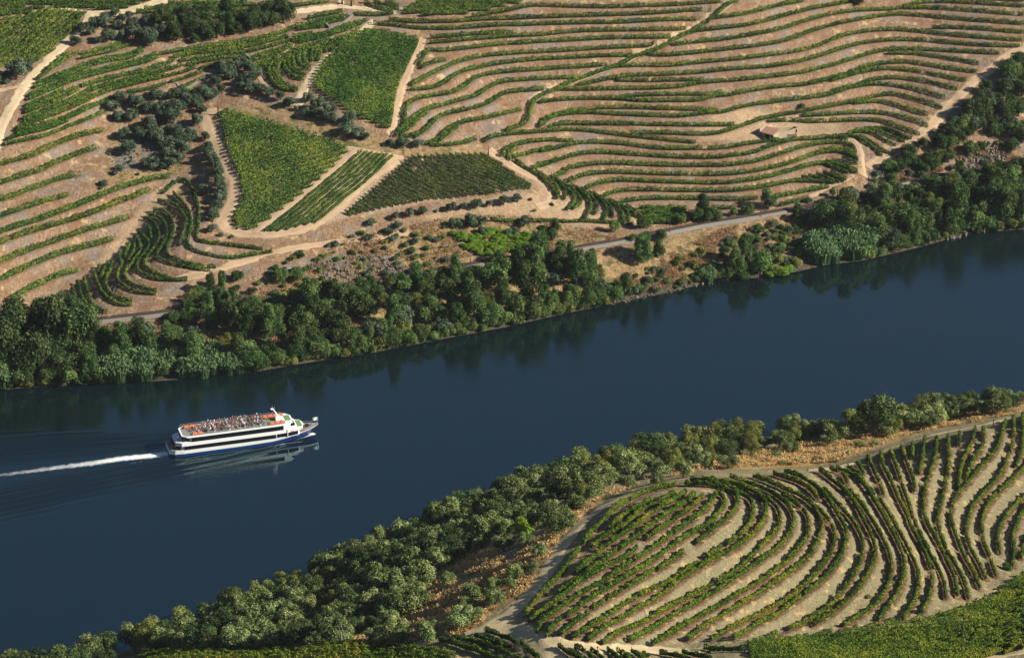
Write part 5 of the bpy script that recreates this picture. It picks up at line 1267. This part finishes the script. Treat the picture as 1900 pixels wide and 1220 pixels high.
for k in range(9):      # benches down the sun deck
    for y in (-1.9, 1.9): MB().box((.2+.05*k)*LT, (.2+.05*k)*LT+.45, y-1.0, y+1.0, 7.53, 7.98).obj('bench', DECKG if k % 2 else WHITE, boat)
rl = MB()
for sg in (-1, 1):
    s = np.linspace(.10, .765, 26); P = [(a*LT, sg*(np.interp(a, SX, hbD)-.3), 0) for a in s]
    for zz in (8.0, 8.45): rl.tube([(a, b, zz) for a, b, _ in P], .03, 4)
    for a, b, _ in P: rl.tube([(a, b, 7.5), (a, b, 8.45)], .03, 4)
rl.obj('railing', STEEL, boat)
rl = MB(); s = np.linspace(.89, .995, 9)
for sg in (-1, 1):
    P = [(a*LT, sg*(np.interp(a, SX, hbD)-.05), np.interp(a, SX, dz)) for a in s]; rl.tube([(a, b, c+1.1) for a, b, c in P], .035, 4)
    for a, b, c in P: rl.tube([(a, b, c), (a, b, c+1.1)], .03, 4)
P = [(.006*LT, -3.2), (.003*LT, 0), (.006*LT, 3.2)]; rl.tube([(a, b, 3.2) for a, b in P], .04, 4)
rl.obj('bow_railing', STEEL, boat)
for s_, z_ in ((.012, 2.6), (.05, 5.4)): MB().prism([(s_*LT, -3.0), (s_*LT+.15, -3.3), (s_*LT+2.2, -3.9), (s_*LT+2.2, 3.9), (s_*LT+.15, 3.3), (s_*LT, 3.0)], z_-.2, z_-.12).obj('stern_deck', DECKW, boat)
lt_ = MB()
for k in range(7): lt_.box(.862*LT+k*.5, .862*LT+k*.5+.3, -2.95-.0, -2.93, 4.3, 4.6)
for k in range(9): lt_.box(.80*LT+k*.42, .80*LT+k*.42+.28, -4.13, -4.1, 4.35, 4.65)
o_ = lt_.obj('lettering', REDP, boat)
# ---------------------------------------------------------------- people on board
SKIN = [plain('skin_light', (.55, .34, .25), .6), plain('skin_tan', (.36, .20, .13), .6)]
HAIR = [plain('hair_dark', (.025, .018, .014), .7), plain('hair_brown', (.10, .055, .03), .7), plain('hair_fair', (.36, .25, .12), .7), plain('white_hat', (.75, .74, .70), .7)]
SHIRT = {'white': (.75, .75, .75), 'red': (.55, .03, .03), 'black': (.02, .02, .025), 'navy': (.02, .03, .10), 'pink': (.62, .22, .26), 'orange': (.65, .20, .05), 'pale blue': (.25, .38, .60), 'grey': (.25, .25, .26), 'maroon': (.18, .02, .04), 'cream': (.6, .52, .38)}
SHIRTM = {k: plain('shirt_'+k.replace(' ', '_'), c, .8) for k, c in SHIRT.items()}
LEG = {'dark': plain('trousers_dark', (.025, .028, .04), .8), 'beige': plain('trousers_beige', (.42, .35, .25), .8), 'blue': plain('trousers_blue', (.05, .08, .17), .8)}
def person_mesh(pose):
    me = bpy.data.meshes.new('p'); V = []; E = []; Rr = []
    def a(p, r, par=None): V.append(p); Rr.append(r); (E.append((par, len(V)-1)) if par is not None else None); return len(V)-1
    sit = pose == 'sit'; hz = .92 if not sit else .50
    pel = a((0, 0, hz), (.145, .11)); wa = a((0, 0, hz+.20), (.125, .10), pel); ch = a((0, 0, hz+.40), (.16, .115), wa); nk = a((0, .005, hz+.56), (.055, .055), ch); hd = a((.0, .015, hz+.66), (.085, .095), nk); a((0, .01, hz+.80), (.07, .08), hd)
    for sg in (-1, 1):
        if sit: k = a((sg*.10, .44, .52), (.065, .065), a((sg*.09, .10, .50), (.085, .085), pel)); an = a((sg*.10, .46, .10), (.042, .042), k)
        else: k = a((sg*.10+(.03 if pose == 'lean' else 0)*sg, .02, .48), (.062, .062), a((sg*.095, 0, .84), (.09, .09), pel)); an = a((sg*.11, -.01, .09), (.042, .042), k)
        a((sg*.12, (.60 if sit else .14), .04), (.04, .03), an)
        sh = a((sg*.19, 0, hz+.50), (.06, .055), ch)
        if pose == 'up': el = a((sg*.27, .16, hz+.42), (.042, .042), sh); hn = a((sg*.10, .28, hz+.62), (.030, .030), el)
        elif pose == 'lean': el = a((sg*.26, .12, hz+.26), (.042, .042), sh); hn = a((sg*.18, .36, hz+.20), (.030, .030), el)
        elif sit: el = a((sg*.25, .08, hz+.22), (.042, .042), sh); hn = a((sg*.14, .32, hz+.12), (.030, .030), el)
        else: el = a((sg*.27, -.02, hz+.22), (.042, .042), sh); hn = a((sg*.28, .07, hz-.02), (.030, .030), el)
        a((V[hn][0]*.98, V[hn][1]+.07, V[hn][2]-.04), (.034, .018), hn)
    me.from_pydata(V, E, []); me.update(); o = bpy.data.objects.new('p', me); COL.objects.link(o)
    sk = o.modifiers.new('s', 'SKIN'); sk.use_smooth_shade = True
    for i, d in enumerate(me.skin_vertices[0].data): d.radius = Rr[i]; d.use_root = (i == 0)
    o.modifiers.new('u', 'SUBSURF').levels = 1
    dg = bpy.context.evaluated_depsgraph_get(); m2 = bpy.data.meshes.new_from_object(o.evaluated_get(dg)); bpy.data.objects.remove(o)
    for m_ in (SKIN[0], HAIR[0], SHIRTM['white'], LEG['dark']): m2.materials.append(m_)
    for p in m2.polygons:
        c = p.center; z = c.z-hz
        p.material_index = (1 if (z > .74 or (z > .62 and c.y < -.03)) else 0) if z > .55 else (3 if (z < .04 and not (abs(c.x) > .2)) or (sit and c.z < .56 and abs(c.x) < .2) else (0 if (abs(c.x) > .23 and z < .36) or (c.y > .2 and z > 0) else 2))
        if c.z < .07: p.material_index = 1
    m2.name = 'person'; return m2
PM = {k: person_mesh(k) for k in ('stand', 'up', 'lean', 'sit')}
rp_ = np.random.RandomState(77); ppl = []
def person(x, y, z, pose=None, face=None, shirt=None):
    pose = pose or ['stand', 'stand', 'up', 'lean', 'sit'][rp_.randint(5)]; o = bpy.data.objects.new('person', PM[pose]); COL.objects.link(o)
    sh = shirt or rp_.choice(list(SHIRT), p=[.20, .19, .20, .11, .06, .06, .04, .04, .07, .03]); lg = rp_.choice(list(LEG), p=[.5, .25, .25])
    for i, m_ in enumerate((SKIN[rp_.randint(2)], HAIR[rp_.choice(4, p=[.35, .25, .15, .25])], SHIRTM[sh], LEG[lg])): o.material_slots[i].link = 'OBJECT'; o.material_slots[i].material = m_
    c, s = math.cos(BOAT_ANG), math.sin(BOAT_ANG); o.location = (BOAT_O[0]+c*x-s*y, BOAT_O[1]+s*x+c*y, z*.91); o.rotation_euler = (0, 0, BOAT_ANG+(face if face is not None else rp_.rand()*6.28)); k = .94+.12*rp_.rand(); o.scale = (k*1.1, k*1.1, k)
    ppl.append((o, x, sh, lg, z)); return o
spots = []
for _ in range(6000):
    if len(spots) >= 150: break
    x = (.165+.475*rp_.rand())*LT; y = -3.7+7.4*rp_.rand()
    if any((x-a)**2+(y-b)**2 < .56**2 for a, b in spots): continue
    if x < .235*LT and (y < -2.0 or y > 1.6): continue
    spots.append((x, y)); person(x, y, 7.54)
top = sorted([q for q in ppl], key=lambda q: q[1])
for k, q in enumerate(top): meta(q[0], f'person in {q[2].replace("pale blue", "blue")} shirt and {q[3]} trousers on top deck, {ordinal(k+1) if k < 64 else ordinal(len(top)-k)} from the {"stern" if k < 64 else "mast"}', 'person', 'people crowding the top deck')
others = [(person(1.2, -1.8, 2.5, 'stand', shirt='red'), 'person in a red shirt standing on the lowest stern deck'), (person(2.0, -3.0, 2.5, 'lean', shirt='orange'), 'person in an orange shirt at the lowest stern deck rail'),
          (person(3.2, -2.0, 5.3, 'lean', shirt='cream'), 'person in a cream shirt at the middle stern deck rail'), (person(3.9, -.6, 5.3, 'stand', shirt='pale blue'), 'person in a blue shirt on the middle stern deck'),
          (person(.90*LT, -1.5, 3.1, 'stand', shirt='black'), 'person in a black shirt standing beside the bow winch'), (person(.955*LT, .3, 3.3, 'stand', shirt='navy'), 'person in a navy shirt near the bow flagpole')]
for o, l in others: meta(o, l, 'person')
# ---------------------------------------------------------------- ruined farmhouse
WALLW = plain('whitewashed_wall', (.36, .30, .23), .9); TILE = plain('red_roof_tiles', (.26, .14, .105), .85); STONEW = plain('dry_stone', (.40, .33, .23), .95); DOORD = plain('dark_opening', (.012, .011, .01), .9)
hp = drop(T('X 1424,259'), h1)[0]
hs = bpy.data.objects.new('farmhouse', None); COL.objects.link(hs); hs.location = hp; hs.rotation_euler = (0, 0, math.radians(-38)); meta(hs, 'small ruined farmhouse with sloping red tiled roof on the terraces', 'house')
MB().box(-2.9, 2.7, -.0, 3.6, -1.2, 2.5).obj('wall', WALLW, hs)
rf = MB()
for k in range(10):
    x0 = -3.4+k*.62; rf.loft([[(x0, -.5, 2.55), (x0+.31, -.5, 2.72), (x0+.62, -.5, 2.55)], [(x0, 4.2, 3.65), (x0+.31, 4.2, 3.82), (x0+.62, 4.2, 3.65)]])
rf.obj('roof', TILE, hs)
MB().box(-3.75, -3.45, -.3, 4.2, .4, 3.9).box(-3.75, -3.45, 4.3, 8.2, 1.4, 3.6).obj('gable_wall', WALLW, hs)
MB().box(-.9, .9, -.12, .02, -.2, 2.0).obj('doorway', DOORD, hs); MB().box(1.7, 2.2, -.12, .02, .2, 1.9).obj('window_opening', DOORD, hs); MB().box(-1.9, -1.2, -.25, .05, -1, 2.45).box(1.0, 1.5, -.25, .05, -1, 2.45).obj('pillar', WALLW, hs)
rw = bpy.data.objects.new('stone_wall', None); COL.objects.link(rw); rw.location = drop(T('X 1447,255'), h1)[0]; rw.rotation_euler = (0, 0, math.radians(20)); meta(rw, 'roofless stone ruin with a doorway joined beside the farmhouse', 'ruin')
def rubble(mb, x0, y0, x1, y1, h0_, h1_, th=.55, seed=0):
    rs = np.random.RandomState(seed); n = max(3, int(math.hypot(x1-x0, y1-y0)/.5)); d = np.array([x1-x0, y1-y0])/math.hypot(x1-x0, y1-y0); nn = np.array([-d[1], d[0]])*th/2; R = []
    for k in range(n+1):
        f = k/n; x = x0+(x1-x0)*f; y = y0+(y1-y0)*f; h = h0_+(h1_-h0_)*f+rs.rand()*.3; R.append([(x-nn[0], y-nn[1], -1.2), (x+nn[0], y+nn[1], -1.2), (x+nn[0]*.9, y+nn[1]*.9, h), (x-nn[0]*.9, y-nn[1]*.9, h)])
    mb.loft(R); return mb
m_ = MB(); rubble(m_, -2.5, 0, 8.0, 1.0, 1.3, 2.6, .5, 1); rubble(m_, 8.0, 1.0, 8.6, 4.5, 2.8, 2.0, .5, 2); rubble(m_, 8.6, 4.5, 0, 5.0, 1.6, 2.4, .5, 3); m_.obj('wall', STONEW, rw)
MB().box(7.15, 7.6, .55, .9, .3, 2.2).obj('doorway', DOORD, rw); m_ = MB(); m_.box(-2.2, 7.6, 1.2, 4.3, -.4, .6).obj('rubble_floor', STONEW, rw)
tk = bpy.data.objects.new('stone_tank', None); COL.objects.link(tk); tk.location = drop(T('X 1466,250'), h1)[0]; meta(tk, 'low open stone water tank beside the ruin', 'tank')
MB().box(-2.6, 2.6, -1.6, -1.2, -.6, .8).box(-2.6, 2.6, 1.2, 1.6, -.6, .8).box(-2.6, -2.2, -1.2, 1.2, -.6, .8).box(2.2, 2.6, -1.2, 1.2, -.6, .8).obj('rim', STONEW, tk); MB().box(-2.2, 2.2, -1.2, 1.2, -.5, .15).obj('water_surface', DARKG, tk)
# ---------------------------------------------------------------- low field walls
DGREY = plain('grey_schist_wall', (.17, .155, .14), .95)
def field_wall(px, label, h=1.0, th=.7, seed=0):
    p = drop(spline(T(px), 6), h1); rs = np.random.RandomState(seed); d = np.gradient(p[:, :2], axis=0); d /= np.linalg.norm(d, axis=1)[:, None]+1e-9; nn = np.column_stack([-d[:, 1], d[:, 0]])*th/2; R = []
    for k in range(len(p)): a, b = p[k, :2]-nn[k], p[k, :2]+nn[k]; z = p[k, 2]; hh = h*(.8+.4*rs.rand()); R.append([(a[0], a[1], z-.5), (b[0], b[1], z-.5), (b[0], b[1], z+hh), (a[0], a[1], z+hh)])
    m_ = MB(); m_.loft(R); o = m_.obj('field_wall', DGREY); meta(o, label, 'wall', 'low grey field walls')
field_wall('D 905,310 935,345 975,365 1040,362', 'low grey wall zigzagging below the tip of the dark oak wood')
field_wall('D 1215,205 1260,225 1290,255', 'short grey wall end between two small upper vine plots')
field_wall('D 1290,250 1400,215 1500,140', 'grey wall running up to the lane beside the upper plots')
field_wall('D 550,490 580,520 595,505', 'tiny grey wall corner above the grove of olives')
field_wall('A 1555,745 1580,775 1640,785 1780,700 1840,665', 'curved grey wall round the little terrace by the central grove', .8)
# ---------------------------------------------------------------- rock outcrops and shore stones
RKM, t, b = mat('schist_rock'); tc = node(t, 'TexCoord').outputs['Object']
t.links.new(ramp(t, [(.3, (.05, .04, .03)), (.5, (.15, .12, .088)), (.75, (.30, .25, .19))], noise(t, tc, 1.6, 6, .8)).outputs[0], b.inputs['Base Color']); b.inputs['Roughness'].default_value = .9
def rocks(name, poly, n, lo, hi, label, cat, seed, kind=None):
    rs = np.random.RandomState(seed); P = np.array(T(poly)); l, u = P.min(0), P.max(0); q = l+(u-l)*rs.rand(n*6, 2); q = q[inpoly(q, P)][:n]; p = drop(q, h1); V = []; F = []
    base = np.array([(1, 0, 0), (0, 1, 0), (-1, 0, 0), (0, -1, 0), (.6, .6, .7), (-.6, .6, .8), (-.6, -.6, .7), (.6, -.6, .8), (0, 0, 1.15), (0, 0, -.6)]); T_ = [(0, 1, 4), (1, 2, 5), (2, 3, 6), (3, 0, 7), (0, 4, 7), (1, 5, 4), (2, 6, 5), (3, 7, 6), (4, 5, 8), (5, 6, 8), (6, 7, 8), (7, 4, 8), (1, 0, 9), (2, 1, 9), (3, 2, 9), (0, 3, 9)]
    for k in range(len(p)):
        s = lo+(hi-lo)*rs.rand()**2; th = rs.rand()*6.28; B = base*(1+.35*rs.normal(size=base.shape)*.6)*[s, s*.55, s*1.2]; c, sn = math.cos(th), math.sin(th); B = np.column_stack([B[:, 0]*c-B[:, 1]*sn, B[:, 0]*sn+B[:, 1]*c, B[:, 2]])+p[k]; F += [[a+len(V)*10 for a in f] for f in T_]; V.append(B)
    o = link(bpy.data.objects.new(name, np_mesh(name, np.vstack(V), np.array(F), mats=[RKM]))); meta(o, label, cat, kind=kind)
rocks('rock_outcrop', 'X 565,492 640,474 700,470 760,500 752,520 700,528 600,520', 420, .15, .7, 'grey jagged rock face on the dry slope above the railway', 'rocks', 1, 'stuff')
rocks('rock_outcrop', 'X 1770,285 1800,270 1860,268 1868,295 1820,310 1775,318', 420, .25, 1.2, 'grey rock cutting above the railway at the right', 'rocks', 2, 'stuff')
rocks('rock_outcrop', 'X 1610,318 1650,300 1690,318 1640,345 1612,345', 160, .2, .9, 'loose grey rocks at the foot of the sandy track', 'rocks', 3, 'stuff')
rocks('stones', 'B 1000,250 1330,280 1330,520 1180,560 960,480', 90, .2, .7, 'scattered grey stones on the bare slope by the grove', 'stones', 4, 'stuff')
rocks('stones', 'X 1125,562 1240,540 1320,520 1330,528 1240,547 1130,568', 60, .2, .8, 'pale stones along the far waterline', 'stones', 5, 'stuff')
rocks('stones', 'X 1755,444 1800,426 1830,420 1830,430 1800,436 1760,450', 40, .3, 1.0, 'pale stones at the waterline below the tall trees', 'stones', 6, 'stuff')
# ---------------------------------------------------------------- poles and wires
POLEW = plain('pole_wood', (.06, .048, .04), .85); CONC = plain('pole_concrete', (.30, .29, .27), .8)
def rail_pole(u, v, h, lab):
    p = drop([(u, v)], h1)[0]; e = bpy.data.objects.new('line_pole', None); COL.objects.link(e); e.location = p; meta(e, lab, 'pole', 'poles along the railway')
    MB().tube([(0, 0, -.3), (0, 0, h)], [.13, .09], 6).obj('post', POLEW, e); MB().box(-.7, .7, -.06, .06, h-.5, h-.38).obj('crossarm', POLEW, e)
for q in ((189, 592, 5, 'thin dark pole by the railway at the dark left wood'), (873, 494, 6, 'thin dark pole where the railway leaves the riverside trees'), (1065, 465, 6.5, 'thin dark pole at the railway below the fan of rows'),
          (1242, 434, 6.5, 'thin dark pole at the railway below the small dark plot'), (1412, 404, 6, 'thin dark pole at the railway below the basin terraces'), (1553, 378, 6, 'thin dark pole by the railway at the wood edge')): rail_pole(*q)
def big_pole(u, v, h, lab, kind):
    p = drop([(u, v)], h1)[0]; e = bpy.data.objects.new('power_pole', None); COL.objects.link(e); e.location = p; meta(e, lab, 'pole')
    MB().tube([(0, 0, -.5), (0, 0, h)], [.16, .10], 8).obj('post', CONC if kind else POLEW, e)
    if kind: MB().box(-1.2, 1.2, -.07, .07, h-.9, h-.75).obj('crossarm', POLEW, e); [MB().tube([(x, 0, h-.95), (x, 0, h-1.5)], [.28, .28], 8).obj('insulator', BLACKP, e) for x in (-.9, 0, .9)]
    else: MB().box(-.35, .35, -.05, .05, h-.35, h-.27).obj('crossarm', POLEW, e)
    return p+np.array([0, 0, h-.2])
w1 = big_pole(1783, 1217, 11.5, 'tall dark pole in the green and yellow corner plot', 0)
w2 = big_pole(1108, 1262, 9.6, 'dark wooden pole beside the dirt junction', 0)
w3 = big_pole(634, 1198, 6.4, 'pale pole with insulators in front of the olive slope', 1)
for k, (a, b_, lab) in enumerate(((w3, w2, 'thin power line crossing above the dirt junction'), (w2, w1, 'thin power line running past the foot of the knoll'))):
    m_ = MB()
    for dz_ in (0, .55): m_.tube([tuple(a*(1-f)+b_*f-np.array([0, 0, dz_+3.2*f*(1-f)])) for f in np.linspace(0, 1, 17)], .018, 4)
    meta(m_.obj('power_line', BLACKP), lab, 'wire')
# ---------------------------------------------------------------- young vines in turquoise guards, stakes
TURQ = plain('turquoise_guard', (.10, .55, .45), .6); STK = plain('vineyard_stake', (.12, .085, .07), .85)
r3 = np.random.RandomState(5); gs = []
for u in np.concatenate([np.arange(262, 500, 9.5), np.arange(505, 545, 13)]): gs.append((u+r3.rand()*3, 1218+r3.rand()*3))
for k, (u, v) in enumerate(gs):
    p = drop([(u, v)], h1)[0]; o = MB().prism([(-.09, -.09), (.09, -.09), (.09, .09), (-.09, .09)], -.1, .75).obj('vine_guard', TURQ); o.location = p; meta(o, f'turquoise tube round a young vine at the bottom edge, {ordinal(k+1)} from the left', 'tube', 'turquoise vine guards')
for k, u in enumerate(np.arange(300, 610, 11.)):
    p = drop([(u+r3.rand()*5, 1214+r3.rand()*5)], h1)[0]; o = MB().tube([(0, 0, -.2), (r3.normal()*.06, 0, 1.9)], .06, 5).obj('stake', STK); o.location = p; meta(o, f'thin dark vineyard stake at the bottom edge, {ordinal(k+1)} from the left', 'stake', 'dark vineyard stakes')
# ---------------------------------------------------------------- the valley goes on beyond the picture's edges
def outside(x, y, m=70):
    q = to_px(np.column_stack([x, y, h1(x, y)])); return (q[:, 0] < -m) | (q[:, 0] > 1900+m) | (q[:, 1] < -m) | (q[:, 1] > 1220+m)
def beyond_rows(cs, xlo, xhi, ybank, sgn, cond=None):
    out = []
    for c in cs:
        x = np.arange(xlo, xhi, 3.); y = ybank(x)+sgn*(c+14*vnoise(x, x*0+c*.1, 90, 3)); ok = outside(x, y)
        if cond is not None: ok &= cond(x, y)
        for seg in np.split(np.column_stack([x, y, 0*x]), np.where(np.diff(ok.astype(int)) != 0)[0]+1):
            k = int(np.searchsorted(x, seg[0, 0]))
            if len(seg) > 4 and ok[k]: out.append(seg)
    return out
def leaves_only(name, lines, per_m, size, width, height, m, label, cat):
    Vs, Fs, Ts, nb = [], [], [], 0
    for p in lines:
        P, B, tt = hedge_leaves(p, per_m, .4, width, height, .15, gap=.03); V, F = leaf_quads(P, size*(.8+.5*RL.rand(len(P))), B, .75); Vs.append(V); Fs.append(F+nb); nb += len(V); Ts.append(tt)
    return meta(link(bpy.data.objects.new(name, np_mesh(name, np.vstack(Vs), np.vstack(Fs), np.concatenate(Ts), [m]))), label, cat, kind='stuff')
leaves_only('vineyard_terraces', beyond_rows(np.arange(52, 560, 9.5), -430, 560, fb_y, 1), 16, .7, 1.6, 2.0, VM_FAR, 'terraced vine rows on the slope past the view', 'vineyard')
leaves_only('vineyard_terraces', beyond_rows(np.arange(40, 190, 4.5), 120, 330, nb_y, -1, lambda x, y: y > 560), 26, .42, 1.0, 1.8, VM_NEAR, 'vine rows on the near slope past the view', 'vineyard')
Vs, Fs, Ts, nb = [], [], [], 0; rs_ = np.random.RandomState(9)
cm_ = [(np.array([v.co[:] for v in PROTO[k][0][0].vertices]), len(PROTO[k][0][0].polygons)) for k in ('oak_far', 'bank_round')]
for _ in range(900):
    x = rs_.uniform(-430, 520); far_ = rs_.rand() < .7; s_ = rs_.uniform(1, 46 if far_ else 34); y = fb_y(x)+s_ if far_ else nb_y(x)-s_
    if abs(s_-30) < 4 and far_: continue
    if not outside(np.array([x]), np.array([y]), 45)[0]: continue
    Vc, nf = cm_[rs_.randint(2)]; k = rs_.rand(nf) < .4; R = rs_.uniform(2.2, 5); a = rs_.rand()*6.28; c_, s2 = math.cos(a), math.sin(a)
    Q = Vc.reshape(nf, 4, 3)[k]*R; ctr = Q.mean(1, keepdims=True); Q = ctr+(Q-ctr)*1.5; Q = np.stack([Q[..., 0]*c_-Q[..., 1]*s2+x, Q[..., 0]*s2+Q[..., 1]*c_+y, Q[..., 2]+h1(np.array([x]), np.array([y]))[0]], -1)
    Vs.append(Q.reshape(-1, 3)); n = len(Q); Fs.append(np.arange(4*n).reshape(n, 4)+nb); nb += 4*n; Ts.append(np.clip(.45+.25*rs_.normal(size=n)+.2*rs_.rand(), 0, 1))
if Vs: meta(link(bpy.data.objects.new('riverside_woodland', np_mesh('riverside_woodland', np.vstack(Vs), np.vstack(Fs), np.concatenate(Ts), [BANKL]))), 'riverside woodland running on up and down the river', 'woodland', kind='stuff')
# ---------------------------------------------------------------- thin air haze round camera and scene
hm = bpy.data.materials.new('haze'); hm.use_nodes = True; t = hm.node_tree; t.nodes.remove(t.nodes['Principled BSDF'])
pv = t.nodes.new('ShaderNodeVolumePrincipled'); pv.inputs['Color'].default_value = (.78, .86, 1, 1); pv.inputs['Density'].default_value = .00002; pv.inputs['Anisotropy'].default_value = .2
t.links.new(pv.outputs[0], t.nodes['Material Output'].inputs['Volume'])
hz = MB().box(-7400, 7400, -4400, 9400, -9, 470).obj('haze', hm); hz['kind'] = 'stuff'; hz['label'] = 'thin pale blue haze over the valley'
